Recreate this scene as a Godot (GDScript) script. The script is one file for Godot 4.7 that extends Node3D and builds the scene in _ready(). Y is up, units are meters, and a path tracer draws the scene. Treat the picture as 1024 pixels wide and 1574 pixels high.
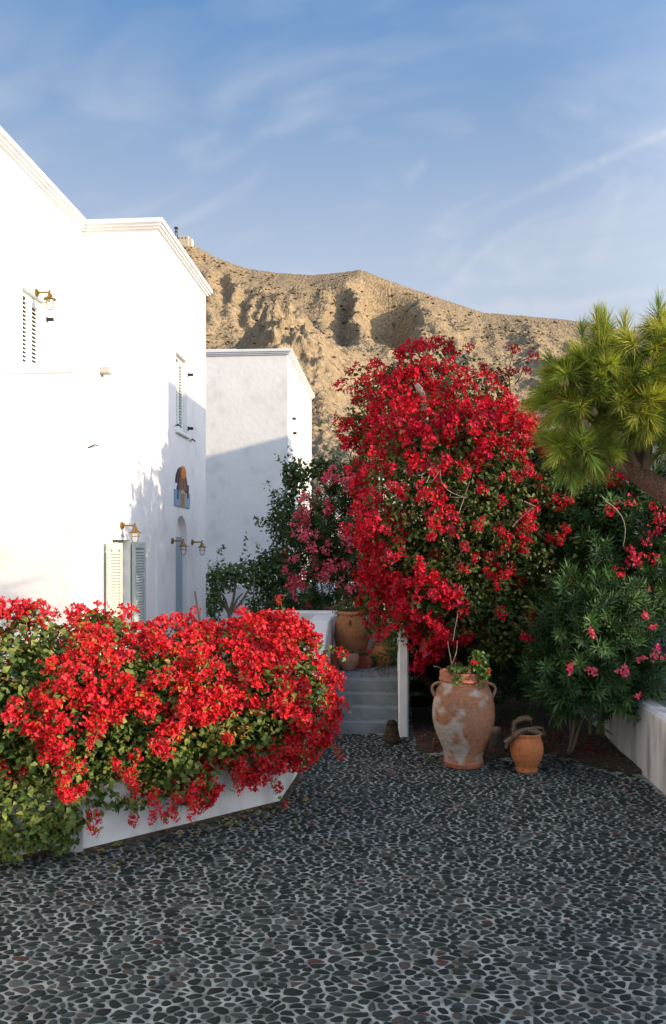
extends Node3D

const F := 1200.0
const EYE := 2.3
const EXPOSURE := 1.4
var yaw := atan(88.0 / 1200.0)
var rng := RandomNumberGenerator.new()
var noise := FastNoiseLite.new()
var taken := {}
var M := {}
var sun_dir := Vector3(0.958, 0.24, 0.287).normalized()


# ---------- mesh collector ----------
class Mb:
	var v := PackedVector3Array()
	var n := PackedVector3Array()
	var c := PackedColorArray()
	var i := PackedInt32Array()

	func vert(p: Vector3, nn: Vector3, col := Color.WHITE) -> int:
		v.append(p); n.append(nn); c.append(col)
		return v.size() - 1

	# corners run counter-clockwise seen from outside
	func tri(a: Vector3, b: Vector3, d: Vector3, col := Color.WHITE) -> void:
		var nn := (b - a).cross(d - a).normalized()
		var s := v.size()
		for p in [a, b, d]:
			v.append(p); n.append(nn); c.append(col)
		i.append(s); i.append(s + 2); i.append(s + 1)

	func quad(a: Vector3, b: Vector3, d: Vector3, e: Vector3, col := Color.WHITE) -> void:
		var nn := (d - a).cross(e - b).normalized()
		var s := v.size()
		v.append(a); v.append(b); v.append(d); v.append(e)
		for k in 4:
			n.append(nn); c.append(col)
		i.append(s); i.append(s + 2); i.append(s + 1)
		i.append(s); i.append(s + 3); i.append(s + 2)

	# box with rounded-off edges
	func box(lo: Vector3, hi: Vector3, bev := 0.0, col := Color.WHITE, t := Transform3D()) -> void:
		var m := (lo + hi) / 2.0
		var h := (hi - lo) / 2.0
		var b: float = min(bev, min(h.x, min(h.y, h.z)) * 0.9)
		var f := func(s: Vector3, ax: int) -> Vector3:
			var q := Vector3(h.x - b, h.y - b, h.z - b)
			q[ax] = h[ax]
			return t * (m + q * s)
		for ax in 3:
			var u := (ax + 1) % 3
			var w := (ax + 2) % 3
			for sg in [-1.0, 1.0]:
				var p := []
				for k in 4:
					var s := Vector3.ZERO
					s[ax] = sg
					s[u] = [-1.0, 1.0, 1.0, -1.0][k]
					s[w] = [-1.0, -1.0, 1.0, 1.0][k]
					p.append(f.call(s, ax))
				if sg > 0: quad(p[0], p[1], p[2], p[3], col)
				else: quad(p[3], p[2], p[1], p[0], col)
		if b <= 0.0: return
		for ax in 3:
			var u := (ax + 1) % 3
			var w := (ax + 2) % 3
			for su in [-1.0, 1.0]:
				for sw in [-1.0, 1.0]:
					var s0 := Vector3.ZERO
					s0[u] = su; s0[w] = sw
					var s1 := s0
					s0[ax] = -1.0; s1[ax] = 1.0
					var q := [f.call(s0, u), f.call(s1, u), f.call(s1, w), f.call(s0, w)]
					if su * sw > 0: q.reverse()
					quad(q[3], q[2], q[1], q[0], col)
		for sx in [-1.0, 1.0]:
			for sy in [-1.0, 1.0]:
				for sz in [-1.0, 1.0]:
					var s := Vector3(sx, sy, sz)
					if sx * sy * sz > 0: tri(f.call(s, 0), f.call(s, 1), f.call(s, 2), col)
					else: tri(f.call(s, 0), f.call(s, 2), f.call(s, 1), col)

	func tube(pts: Array, radii: Array, sides := 8, col := Color.WHITE, caps := true) -> void:
		var base := v.size()
		var up := Vector3(0.31, 0.77, 0.55)
		for k in pts.size():
			var dir: Vector3 = (pts[min(k + 1, pts.size() - 1)] - pts[max(k - 1, 0)]).normalized()
			var x := dir.cross(up).normalized()
			up = x.cross(dir).normalized()
			for s in sides:
				var a := TAU * s / sides
				var o := x * cos(a) + up * sin(a)
				v.append(pts[k] + o * radii[k]); n.append(o); c.append(col)
		for k in pts.size() - 1:
			for s in sides:
				var a := base + k * sides + s
				var b := base + k * sides + (s + 1) % sides
				i.append_array([a, b, b + sides, a, b + sides, a + sides])
		if caps:
			for e in [0, pts.size() - 1]:
				var d: Vector3 = (pts[e] - pts[1 if e == 0 else e - 1]).normalized()
				var m := vert(pts[e], d, col)
				for s in sides:
					i.append_array([m, base + e * sides + s, base + e * sides + (s + 1) % sides] if e == 0 else [m, base + e * sides + (s + 1) % sides, base + e * sides + s])

	# profile of Vector2(radius, height) from the bottom up, turned about y
	func lathe(profile: Array, seg := 24, at := Vector3.ZERO, tint = null, wob := 0.0) -> void:
		var base := v.size()
		var m := profile.size()
		for k in m:
			var d: Vector2 = profile[min(k + 1, m - 1)] - profile[max(k - 1, 0)]
			for s in seg + 1:
				var a := TAU * s / seg
				var r: float = profile[k].x * (1.0 + wob * sin(a * 2.0 + profile[k].y * 5.0))
				var nn := Vector3(cos(a) * d.y, -d.x, sin(a) * d.y).normalized()
				var p := at + Vector3(cos(a) * r, profile[k].y, sin(a) * r)
				v.append(p); n.append(nn); c.append(tint.call(p - at) if tint else Color.WHITE)
		for k in m - 1:
			for s in seg:
				var a := base + k * (seg + 1) + s
				var b := a + seg + 1
				i.append_array([a, a + 1, b + 1, a, b + 1, b])

	# upright prism over a polygon of Vector2(x, z)
	func prism(poly: Array, y0: float, y1: float, bev := 0.0, col := Color.WHITE) -> void:
		var pk := PackedVector2Array(poly)
		if Geometry2D.is_polygon_clockwise(pk):
			pk.reverse()
		var inner := pk
		if bev > 0.0:
			var off := Geometry2D.offset_polygon(pk, -bev, Geometry2D.JOIN_MITER)
			if off.size() == 1 and off[0].size() == pk.size():
				inner = off[0]
				var best := 0
				for k in inner.size():
					if inner[k].distance_to(pk[0]) < inner[best].distance_to(pk[0]): best = k
				var r := PackedVector2Array()
				for k in inner.size(): r.append(inner[(k + best) % inner.size()])
				inner = r
				if inner[1].distance_to(pk[1]) > inner[inner.size() - 1].distance_to(pk[1]):
					var r2 := PackedVector2Array([inner[0]])
					for k in range(inner.size() - 1, 0, -1): r2.append(inner[k])
					inner = r2
		var m := pk.size()
		for k in m:
			var a := pk[k]
			var b := pk[(k + 1) % m]
			quad(Vector3(b.x, y0, b.y), Vector3(a.x, y0, a.y), Vector3(a.x, y1 - bev, a.y), Vector3(b.x, y1 - bev, b.y), col)
			if bev > 0.0:
				var a2 := inner[k]
				var b2 := inner[(k + 1) % m]
				quad(Vector3(b.x, y1 - bev, b.y), Vector3(a.x, y1 - bev, a.y), Vector3(a2.x, y1, a2.y), Vector3(b2.x, y1, b2.y), col)
		var t := Geometry2D.triangulate_polygon(inner)
		for k in range(0, t.size(), 3):
			var p := [inner[t[k]], inner[t[k + 1]], inner[t[k + 2]]]
			if (p[1] - p[0]).cross(p[2] - p[0]) > 0.0: p.reverse()
			tri(Vector3(p[0].x, y1, p[0].y), Vector3(p[1].x, y1, p[1].y), Vector3(p[2].x, y1, p[2].y), col)

	# profile of Vector2(outwards, y) swept along an open path of Vector2(x, z) whose outside lies to its right
	func sweep(path: Array, profile: Array, col := Color.WHITE) -> void:
		var rows := []
		for q in profile:
			var row := []
			for k in path.size():
				var d0: Vector2 = (path[k] - path[max(k - 1, 0)]).normalized()
				var d1: Vector2 = (path[min(k + 1, path.size() - 1)] - path[k]).normalized()
				if k == 0: d0 = d1
				if k == path.size() - 1: d1 = d0
				var n0 := Vector2(-d0.y, d0.x)
				var n1 := Vector2(-d1.y, d1.x)
				var bis := (n0 + n1).normalized()
				var p: Vector2 = path[k] + bis * (q.x / max(bis.dot(n0), 0.2))
				row.append(Vector3(p.x, q.y, p.y))
			rows.append(row)
		for r in rows.size() - 1:
			for k in path.size() - 1:
				quad(rows[r][k], rows[r][k + 1], rows[r + 1][k + 1], rows[r + 1][k], col)

	func mesh() -> ArrayMesh:
		for k in range(0, i.size(), 3):  # front faces run clockwise
			var p := v[i[k]]
			if (v[i[k + 1]] - p).cross(v[i[k + 2]] - p).dot(n[i[k]] + n[i[k + 1]] + n[i[k + 2]]) > 0.0:
				var s := i[k + 1]
				i[k + 1] = i[k + 2]
				i[k + 2] = s
		var a := []
		a.resize(Mesh.ARRAY_MAX)
		a[Mesh.ARRAY_VERTEX] = v
		a[Mesh.ARRAY_NORMAL] = n
		a[Mesh.ARRAY_COLOR] = c
		a[Mesh.ARRAY_INDEX] = i
		var m := ArrayMesh.new()
		m.add_surface_from_arrays(Mesh.PRIMITIVE_TRIANGLES, a)
		return m


# ---------- scene helpers ----------
# a point seen at this pixel of the photograph, the given metres away along the lane
func ray(px: float, py: float) -> Vector3:
	var a := (px - 512.0) / F
	var b := (845.0 - py) / F
	return Vector3(a * cos(yaw) - sin(yaw), b, -(a * sin(yaw) + cos(yaw)))


func at(px: float, py: float, d: float) -> Vector3:
	var r := ray(px, py)
	return Vector3(0, EYE, 0) + r * (d / -r.z)


func seen_at(p: Vector3) -> Vector2:
	var q := p - Vector3(0, EYE, 0)
	var z := q.x * -sin(yaw) + q.z * -cos(yaw)
	var x := q.x * cos(yaw) - q.z * sin(yaw)
	return Vector2(512.0 + F * x / z, 845.0 - F * q.y / z)


func numbered(called: String) -> String:
	var k: int = taken.get(called, -1) + 1
	taken[called] = k
	return called if k == 0 else "%s_%03d" % [called, k]


func tag(o: Node, label: String, category := "", group := "", kind := "") -> Node:
	if label: o.set_meta("label", label)
	if category: o.set_meta("category", category)
	if group: o.set_meta("group", group)
	if kind: o.set_meta("kind", kind)
	return o


func thing(called: String, label: String, category: String, where := Vector3.ZERO, group := "") -> Node3D:
	var o := Node3D.new()
	o.name = numbered(called)
	add_child(o)
	o.position = where
	tag(o, label, category, group)
	return o


func put(called: String, mesh: Mesh, mat: Material, parent: Node = self, t := Transform3D()) -> MeshInstance3D:
	var o := MeshInstance3D.new()
	o.name = called if parent != self else numbered(called)
	o.mesh = mesh
	o.material_override = mat
	o.transform = t
	parent.add_child(o, true)
	return o


func many(called: String, mesh: Mesh, mat: Material, where: Array, cols: PackedColorArray, parent: Node, kind := "stuff") -> MultiMeshInstance3D:
	var mm := MultiMesh.new()
	mm.transform_format = MultiMesh.TRANSFORM_3D
	mm.use_colors = true
	mm.mesh = mesh
	mm.instance_count = where.size()
	var buf := PackedFloat32Array()
	buf.resize(where.size() * 16)
	for k in where.size():
		var t: Transform3D = where[k]
		var o := k * 16
		var b := t.basis
		buf[o] = b.x.x; buf[o + 1] = b.y.x; buf[o + 2] = b.z.x; buf[o + 3] = t.origin.x
		buf[o + 4] = b.x.y; buf[o + 5] = b.y.y; buf[o + 6] = b.z.y; buf[o + 7] = t.origin.y
		buf[o + 8] = b.x.z; buf[o + 9] = b.y.z; buf[o + 10] = b.z.z; buf[o + 11] = t.origin.z
		var c := cols[k]
		buf[o + 12] = c.r; buf[o + 13] = c.g; buf[o + 14] = c.b; buf[o + 15] = 1.0
	mm.buffer = buf
	var o := MultiMeshInstance3D.new()
	o.name = called
	o.multimesh = mm
	o.material_override = mat
	if kind: o.set_meta("kind", kind)
	parent.add_child(o, true)
	return o


func lin(r: float, g: float, b: float) -> Color:
	return Color(r, g, b).linear_to_srgb()


func noise_tex(freq: float, octaves: int, ramp: Array, seed_ := 1, size := 512, kind := FastNoiseLite.TYPE_SIMPLEX_SMOOTH) -> NoiseTexture2D:
	var fn := FastNoiseLite.new()
	fn.seed = seed_
	fn.noise_type = kind
	fn.frequency = freq
	fn.fractal_octaves = octaves
	var t := NoiseTexture2D.new()
	t.width = size; t.height = size
	t.seamless = true
	t.noise = fn
	if ramp:
		var g := Gradient.new()
		var offs := PackedFloat32Array()
		var cs := PackedColorArray()
		for r in ramp:
			offs.append(r[0]); cs.append(r[1])
		g.offsets = offs
		g.colors = cs
		t.color_ramp = g
	return t


func mat(rough := 0.9, tex: Texture2D = null, scale := 1.0, bump: Texture2D = null, bump_cm := 0.0) -> StandardMaterial3D:
	var m := StandardMaterial3D.new()
	m.roughness = rough
	m.metallic_specular = 0.35
	m.vertex_color_use_as_albedo = true
	if tex or bump:
		m.uv1_triplanar = true
		m.uv1_world_triplanar = true
		m.uv1_scale = Vector3.ONE * scale
	if tex: m.albedo_texture = tex
	if bump:
		m.heightmap_enabled = true
		m.heightmap_texture = bump
		m.heightmap_scale = bump_cm
	return m


func materials() -> void:
	var fine := noise_tex(0.02, 5, [], 3)
	var soft := noise_tex(0.006, 3, [], 4)
	var wallc := noise_tex(0.004, 5, [[0.0, lin(0.68, 0.672, 0.655)], [0.35, lin(0.775, 0.77, 0.755)], [1.0, lin(0.82, 0.815, 0.8)]], 5)
	M.white = mat(0.92, wallc, 0.6, fine, 0.3)
	M.stained = mat(0.92, noise_tex(0.012, 5, [[0.0, lin(0.3, 0.31, 0.31)], [0.3, lin(0.55, 0.55, 0.54)], [0.5, lin(0.74, 0.735, 0.72)], [1.0, lin(0.8, 0.8, 0.79)]], 17), 1.0, fine, 0.5)
	M.stained.uv1_scale = Vector3(0.55, 0.14, 0.55)
	M.trim = mat(0.9, wallc, 0.7, fine, 0.3)
	M.step = mat(0.9, noise_tex(0.006, 5, [[0.0, lin(0.13, 0.15, 0.155)], [0.45, lin(0.2, 0.235, 0.25)], [1.0, lin(0.27, 0.3, 0.31)]], 6), 0.8, fine, 0.5)
	M.mortar = mat(0.95, noise_tex(0.012, 5, [[0.0, lin(0.09, 0.095, 0.08)], [0.42, lin(0.23, 0.24, 0.213)], [0.6, lin(0.33, 0.34, 0.305)], [1.0, lin(0.46, 0.465, 0.42)]], 7), 0.9, fine, 0.8)
	M.pebble = mat(0.62, noise_tex(0.03, 4, [[0.0, Color(0.72, 0.72, 0.72)], [1.0, Color(1, 1, 1)]], 8), 5.0, fine, 0.25)
	M.soil = mat(0.95, noise_tex(0.02, 5, [[0.0, lin(0.03, 0.022, 0.015)], [0.5, lin(0.075, 0.055, 0.037)], [1.0, lin(0.14, 0.11, 0.075)]], 9), 1.5, fine, 3.0)
	M.earth = mat(0.95, noise_tex(0.01, 5, [[0.0, lin(0.2, 0.15, 0.1)], [1.0, lin(0.36, 0.29, 0.2)]], 10), 0.2)
	M.rock = mat(0.95, noise_tex(0.012, 6, [[0.0, lin(0.1, 0.085, 0.05)], [0.38, lin(0.24, 0.175, 0.1)], [0.6, lin(0.325, 0.24, 0.14)], [1.0, lin(0.48, 0.38, 0.25)]], 11), 0.045, noise_tex(0.02, 6, [], 12), 130.0)
	M.clay = mat(0.85, noise_tex(0.01, 5, [[0.0, Color(0.74, 0.72, 0.7)], [0.5, Color(0.93, 0.93, 0.93)], [1.0, Color(1, 1, 1)]], 13), 3.0, fine, 0.4)
	M.paint = mat(0.55, soft, 2.0)
	M.paint.albedo_texture = noise_tex(0.01, 4, [[0.0, Color(0.9, 0.9, 0.9)], [1.0, Color(1, 1, 1)]], 14)
	M.brass = mat(0.38, noise_tex(0.02, 4, [[0.0, lin(0.1, 0.06, 0.02)], [0.6, lin(0.3, 0.185, 0.055)], [1.0, lin(0.45, 0.3, 0.1)]], 15), 9.0)
	M.brass.metallic = 0.75
	M.iron = mat(0.55)
	M.iron.albedo_color = lin(0.025, 0.022, 0.02)
	M.glass = StandardMaterial3D.new()
	M.glass.transparency = BaseMaterial3D.TRANSPARENCY_ALPHA
	M.glass.albedo_color = Color(0.95, 0.97, 0.95, 0.18)
	M.glass.roughness = 0.08
	M.bark = mat(0.95, noise_tex(0.02, 5, [[0.0, lin(0.08, 0.055, 0.04)], [1.0, lin(0.3, 0.24, 0.18)]], 16), 4.0, fine, 1.5)
	M.twig = mat(0.9)
	M.leaf = mat(0.55)
	M.leaf.backlight_enabled = true
	M.leaf.backlight = Color(0.55, 0.6, 0.25)
	M.petal = mat(0.75)
	M.petal.backlight_enabled = true
	M.petal.backlight = Color(0.62, 0.35, 0.35)
	M.needle = mat(0.5)
	M.needle.backlight_enabled = true
	M.needle.backlight = Color(0.8, 0.82, 0.35)
	M.tile = mat(0.3)
	M.plain = mat(0.85)


# ---------- sky ----------
func make_sky() -> Image:
	var w := 2048
	var h := 1024
	var data := PackedFloat32Array()
	data.resize(w * h * 3)
	var fn := FastNoiseLite.new()
	fn.seed = 21
	fn.frequency = 1.0
	fn.fractal_octaves = 5
	var big := FastNoiseLite.new()
	big.seed = 22
	big.frequency = 0.55
	big.fractal_octaves = 3
	var tr := [[ray(1060, 188).normalized(), ray(800, 303).normalized(), 0.006, 0.42], [ray(800, 303).normalized(), ray(640, 375).normalized(), 0.009, 0.2], [ray(655, 248).normalized(), ray(622, 282).normalized(), 0.009, 0.3], [ray(960, 285).normalized(), ray(905, 430).normalized(), 0.012, 0.22], [ray(520, 170).normalized(), ray(415, 120).normalized(), 0.02, 0.05]]
	var flat_sun := Vector3(sun_dir.x, 0, sun_dir.z).normalized()
	for y in h / 2:
		var el := (0.5 - (y + 0.5) / h) * PI
		var sy := sin(el)
		var cy := cos(el)
		var t := el / (PI / 2)
		# clear air, from the horizon up
		var air: Color
		var e := rad_to_deg(el)
		if e < 17.0: air = Color(0.58, 0.65, 0.77).lerp(Color(0.5, 0.6, 0.76), e / 17.0)
		elif e < 36.0: air = Color(0.5, 0.6, 0.76).lerp(Color(0.125, 0.29, 0.58), pow((e - 17.0) / 19.0, 0.95))
		else: air = Color(0.125, 0.29, 0.58).lerp(Color(0.09, 0.21, 0.46), (e - 36.0) / 54.0)
		air = air / EXPOSURE
		for x in w:
			var az := (x + 0.5) / w * TAU
			var d := Vector3(sin(az) * cy, sy, -cos(az) * cy)
			# thin high cloud, drawn out by the wind
			var q := Vector2(d.x, d.z) / (sy + 0.12)
			var u := q.x * 0.9 + q.y * 0.42
			var v := q.y * 0.9 - q.x * 0.42
			var wv := big.get_noise_2d(u * 0.8 + 7.0, v * 0.8)
			var c1 := fn.get_noise_2d(u * 0.9 + wv * 0.8, v * 1.3 - wv * 0.9)
			var c2 := fn.get_noise_2d(u * 2.6 + c1 * 1.2 + 40.0, v * 4.4 + wv * 3.0)
			var cl: float = clamp(wv * 0.4 + c1 * 0.55 + c2 * 0.75 + 0.38, 0.0, 1.0)
			cl = pow(cl, 1.3)
			cl *= 0.62 * (1.0 - 0.55 * smoothstep(21.0, 35.0, e))
			cl += 0.34 * (1.0 - smoothstep(15.0, 28.0, e)) * (0.75 + 0.5 * clamp(c2 + 0.4, 0.0, 1.0))
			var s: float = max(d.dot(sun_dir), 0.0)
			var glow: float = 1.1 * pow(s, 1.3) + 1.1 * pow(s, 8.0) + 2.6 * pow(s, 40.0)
			if d.z < -0.5 and e < 42.0:
				for k in tr:
					var nn: Vector3 = (k[0] as Vector3).cross(k[1]).normalized()
					var off: float = abs(d.dot(nn))
					if off < k[2] * 2.5:
						var a: Vector3 = k[0]
						var b: Vector3 = k[1]
						var along: float = (d - a).dot(b - a) / (b - a).length_squared()
						if along > -0.3 and along < 1.3:
							var br := 0.7 + 0.6 * fn.get_noise_2d(along * 14.0, off * 220.0)
							var ends: float = smoothstep(-0.15, 0.1, along) * (1.0 - smoothstep(0.75, 1.15, along))
							cl += k[3] * ends * br * exp(-pow(off / (k[2] * (0.55 + 0.5 * along)), 2.0))
			cl = min(cl, 0.9)
			var o := (y * w + x) * 3
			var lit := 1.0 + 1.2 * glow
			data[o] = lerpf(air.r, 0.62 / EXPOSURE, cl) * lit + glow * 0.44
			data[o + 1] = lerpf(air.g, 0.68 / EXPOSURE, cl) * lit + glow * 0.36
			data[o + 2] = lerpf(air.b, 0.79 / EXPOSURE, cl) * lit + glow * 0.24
	for y in range(h / 2, h):
		for x in w:
			var o := (y * w + x) * 3
			data[o] = 0.3; data[o + 1] = 0.26; data[o + 2] = 0.2
	return Image.create_from_data(w, h, false, Image.FORMAT_RGBF, data.to_byte_array())


# ---------- houses ----------
const FACE_RIGHT := Basis(Vector3(0, 0, -1), Vector3(0, 1, 0), Vector3(1, 0, 0))  # built facing +z, turned to face +x with its own x running up the lane


func csg_box(parent: Node, lo: Vector3, hi: Vector3, cut := false, m: Material = null) -> void:
	var b := CSGBox3D.new()
	b.name = "opening" if cut else "mass"
	b.size = hi - lo
	b.position = (lo + hi) / 2.0
	b.material = m if m else M.white
	if cut: b.operation = CSGShape3D.OPERATION_SUBTRACTION
	parent.add_child(b, true)


func csg_wall(parent: Node, called := "wall") -> CSGCombiner3D:
	var w := CSGCombiner3D.new()
	w.name = called
	parent.add_child(w, true)
	return w


# one louvred leaf, hinge at its own x = 0, foot at y = 0, its face towards +z
func shutter(parent: Node, called: String, w: float, h: float, col: Color, t: Transform3D, slats := 24) -> Node3D:
	var f := Mb.new()
	var s := 0.055
	f.box(Vector3(0, 0, 0), Vector3(s, h, 0.035), 0.003, col)
	f.box(Vector3(w - s, 0, 0), Vector3(w, h, 0.035), 0.003, col)
	f.box(Vector3(s, 0, 0.002), Vector3(w - s, 0.1, 0.033), 0.003, col)
	f.box(Vector3(s, h - 0.08, 0.002), Vector3(w - s, h, 0.033), 0.003, col)
	var leaf := put(called, f.mesh(), M.paint, parent, t)
	var one := Mb.new()
	one.box(Vector3(-(w - 2 * s) / 2, -0.02, -0.004), Vector3((w - 2 * s) / 2, 0.021, 0.004), 0.001, col, Transform3D(Basis(Vector3.RIGHT, -0.75), Vector3.ZERO))
	var m := one.mesh()
	for k in slats:
		put("slat", m, M.paint, leaf, Transform3D(Basis(), Vector3(w / 2, lerp(0.12, h - 0.1, (k + 0.5) / slats), 0.016)))
	return leaf


const CORNICE := [[0.0, -0.125], [0.036, -0.122], [0.036, -0.095], [0.066, -0.092], [0.066, -0.062], [0.098, -0.058], [0.1, -0.006], [0.093, 0.0], [-0.3, 0.004]]


func cornice(parent: Node, path: Array, top: float) -> void:
	var mb := Mb.new()
	var p := []
	for q in CORNICE: p.append(Vector2(q[0], q[1] + top))
	mb.sweep(path, p)
	put("cornice", mb.mesh(), M.trim, parent)


func lantern(where: Vector3, label: String) -> void:
	var t := thing("wall_lantern", label, "wall lantern", where, "brass ship lanterns on the house walls")
	var base := Mb.new()
	base.tube([Vector3(0, 0, 0), Vector3(0.012, 0, 0), Vector3(0.022, 0, 0), Vector3(0.03, 0, 0)], [0.048, 0.048, 0.04, 0.022], 16)
	put("wall_plate", base.mesh(), M.brass, t)
	var arm := Mb.new()
	arm.tube([Vector3(0.02, 0, 0), Vector3(0.09, 0.004, 0), Vector3(0.155, 0.0, 0), Vector3(0.17, -0.02, 0)], [0.014, 0.011, 0.013, 0.016], 10)
	arm.lathe([Vector2(0.0, 0.045), Vector2(0.012, 0.04), Vector2(0.014, 0.03), Vector2(0.01, 0.015)], 10, Vector3(0.17, -0.01, 0))
	put("arm", arm.mesh(), M.brass, t)
	var cap := Mb.new()
	cap.lathe([Vector2(0.072, -0.088), Vector2(0.076, -0.084), Vector2(0.074, -0.078), Vector2(0.05, -0.068), Vector2(0.034, -0.05), Vector2(0.028, -0.03), Vector2(0.018, -0.012), Vector2(0.0, -0.008)], 20, Vector3(0.17, 0, 0))
	put("cap", cap.mesh(), M.brass, t)
	var gl := Mb.new()
	gl.lathe([Vector2(0.0, -0.205), Vector2(0.022, -0.202), Vector2(0.038, -0.19), Vector2(0.045, -0.165), Vector2(0.046, -0.09)], 18, Vector3(0.17, 0, 0))
	put("glass", gl.mesh(), M.glass, t)
	var cage := Mb.new()
	for k in 4:
		var a := TAU * k / 4 + 0.4
		var d := Vector3(cos(a), 0, sin(a))
		var c := Vector3(0.17, 0, 0)
		cage.tube([c + d * 0.052 + Vector3(0, -0.085, 0), c + d * 0.051 + Vector3(0, -0.165, 0), c + d * 0.04 + Vector3(0, -0.197, 0), c + Vector3(0, -0.213, 0)], [0.0035, 0.0035, 0.0035, 0.004], 5)
	var ring := []
	var rr := []
	for k in 17:
		ring.append(Vector3(0.17 + cos(TAU * k / 16) * 0.053, -0.128, sin(TAU * k / 16) * 0.053)); rr.append(0.004)
	cage.tube(ring, rr, 5, Color.WHITE, false)
	put("cage", cage.mesh(), M.brass, t)


func hook(parent: Node, p: Vector3, l: float) -> void:
	var mb := Mb.new()
	mb.tube([p, p + Vector3(0.05, 0, 0)], [0.008, 0.008], 6)
	mb.tube([p + Vector3(0.05, -0.02, -l * 0.55), p + Vector3(0.052, 0.006, -l * 0.4), p + Vector3(0.05, 0, 0), p + Vector3(0.052, 0.008, l * 0.3), p + Vector3(0.05, -0.012, l * 0.5)], [0.006, 0.01, 0.012, 0.01, 0.006], 6)
	put("shutter_hook", mb.mesh(), M.iron, parent)


func hinge(parent: Node, p: Vector3) -> void:
	var mb := Mb.new()
	mb.box(p + Vector3(0, -0.035, -0.012), p + Vector3(0.012, 0.035, 0.012), 0.002)
	mb.box(p + Vector3(0.012, -0.02, -0.02), p + Vector3(0.09, 0.02, 0.02), 0.004)
	put("shutter_hinge", mb.mesh(), M.iron, parent)


# a window of two closed louvred leaves, set back in the wall whose face is at x
func shutter_window(house: Node, x: float, d0: float, d1: float, y0: float, y1: float, col: Color) -> void:
	var fr := Mb.new()
	var a := -0.085
	fr.box(Vector3(x + a - 0.06, y0, -d1), Vector3(x + a - 0.03, y1, -d0), 0.0, Color(0.1, 0.11, 0.1))
	fr.box(Vector3(x + a - 0.03, y0, -d0 - 0.03), Vector3(x + a + 0.02, y1 - 0.03, -d0), 0.003, col)
	fr.box(Vector3(x + a - 0.03, y0, -d1), Vector3(x + a + 0.02, y1 - 0.03, -d1 + 0.03), 0.003, col)
	fr.box(Vector3(x + a - 0.03, y1 - 0.03, -d1), Vector3(x + a + 0.022, y1, -d0), 0.003, col)
	var win := put("window", fr.mesh(), M.paint, house)
	var w := (d1 - d0 - 0.07) / 2.0
	for k in 2:
		shutter(win, "shutter", w - 0.004, y1 - y0 - 0.05, col, Transform3D(FACE_RIGHT, Vector3(x + a - 0.004, y0 + 0.012, -(d0 + 0.033 + k * (w + 0.006)))), 20)
	var sill := Mb.new()
	sill.box(Vector3(x - 0.08, y0 - 0.05, -d1 - 0.04), Vector3(x + 0.05, y0 + 0.003, -d0 + 0.04), 0.012)
	put("sill", sill.mesh(), M.trim, house)
	hinge(house, Vector3(x, y1 - 0.2, -d1 - 0.045))
	hinge(house, Vector3(x, y0 + 0.12, -d1 - 0.045))
	hinge(house, Vector3(x - 0.075, y1 - 0.13, -d0 - 0.02))
	hook(house, Vector3(x, y0 + 0.06, -d0 + 0.02), 0.2)
	hook(house, Vector3(x, y0 - 0.04, -d1 - 0.2), 0.22)


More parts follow.
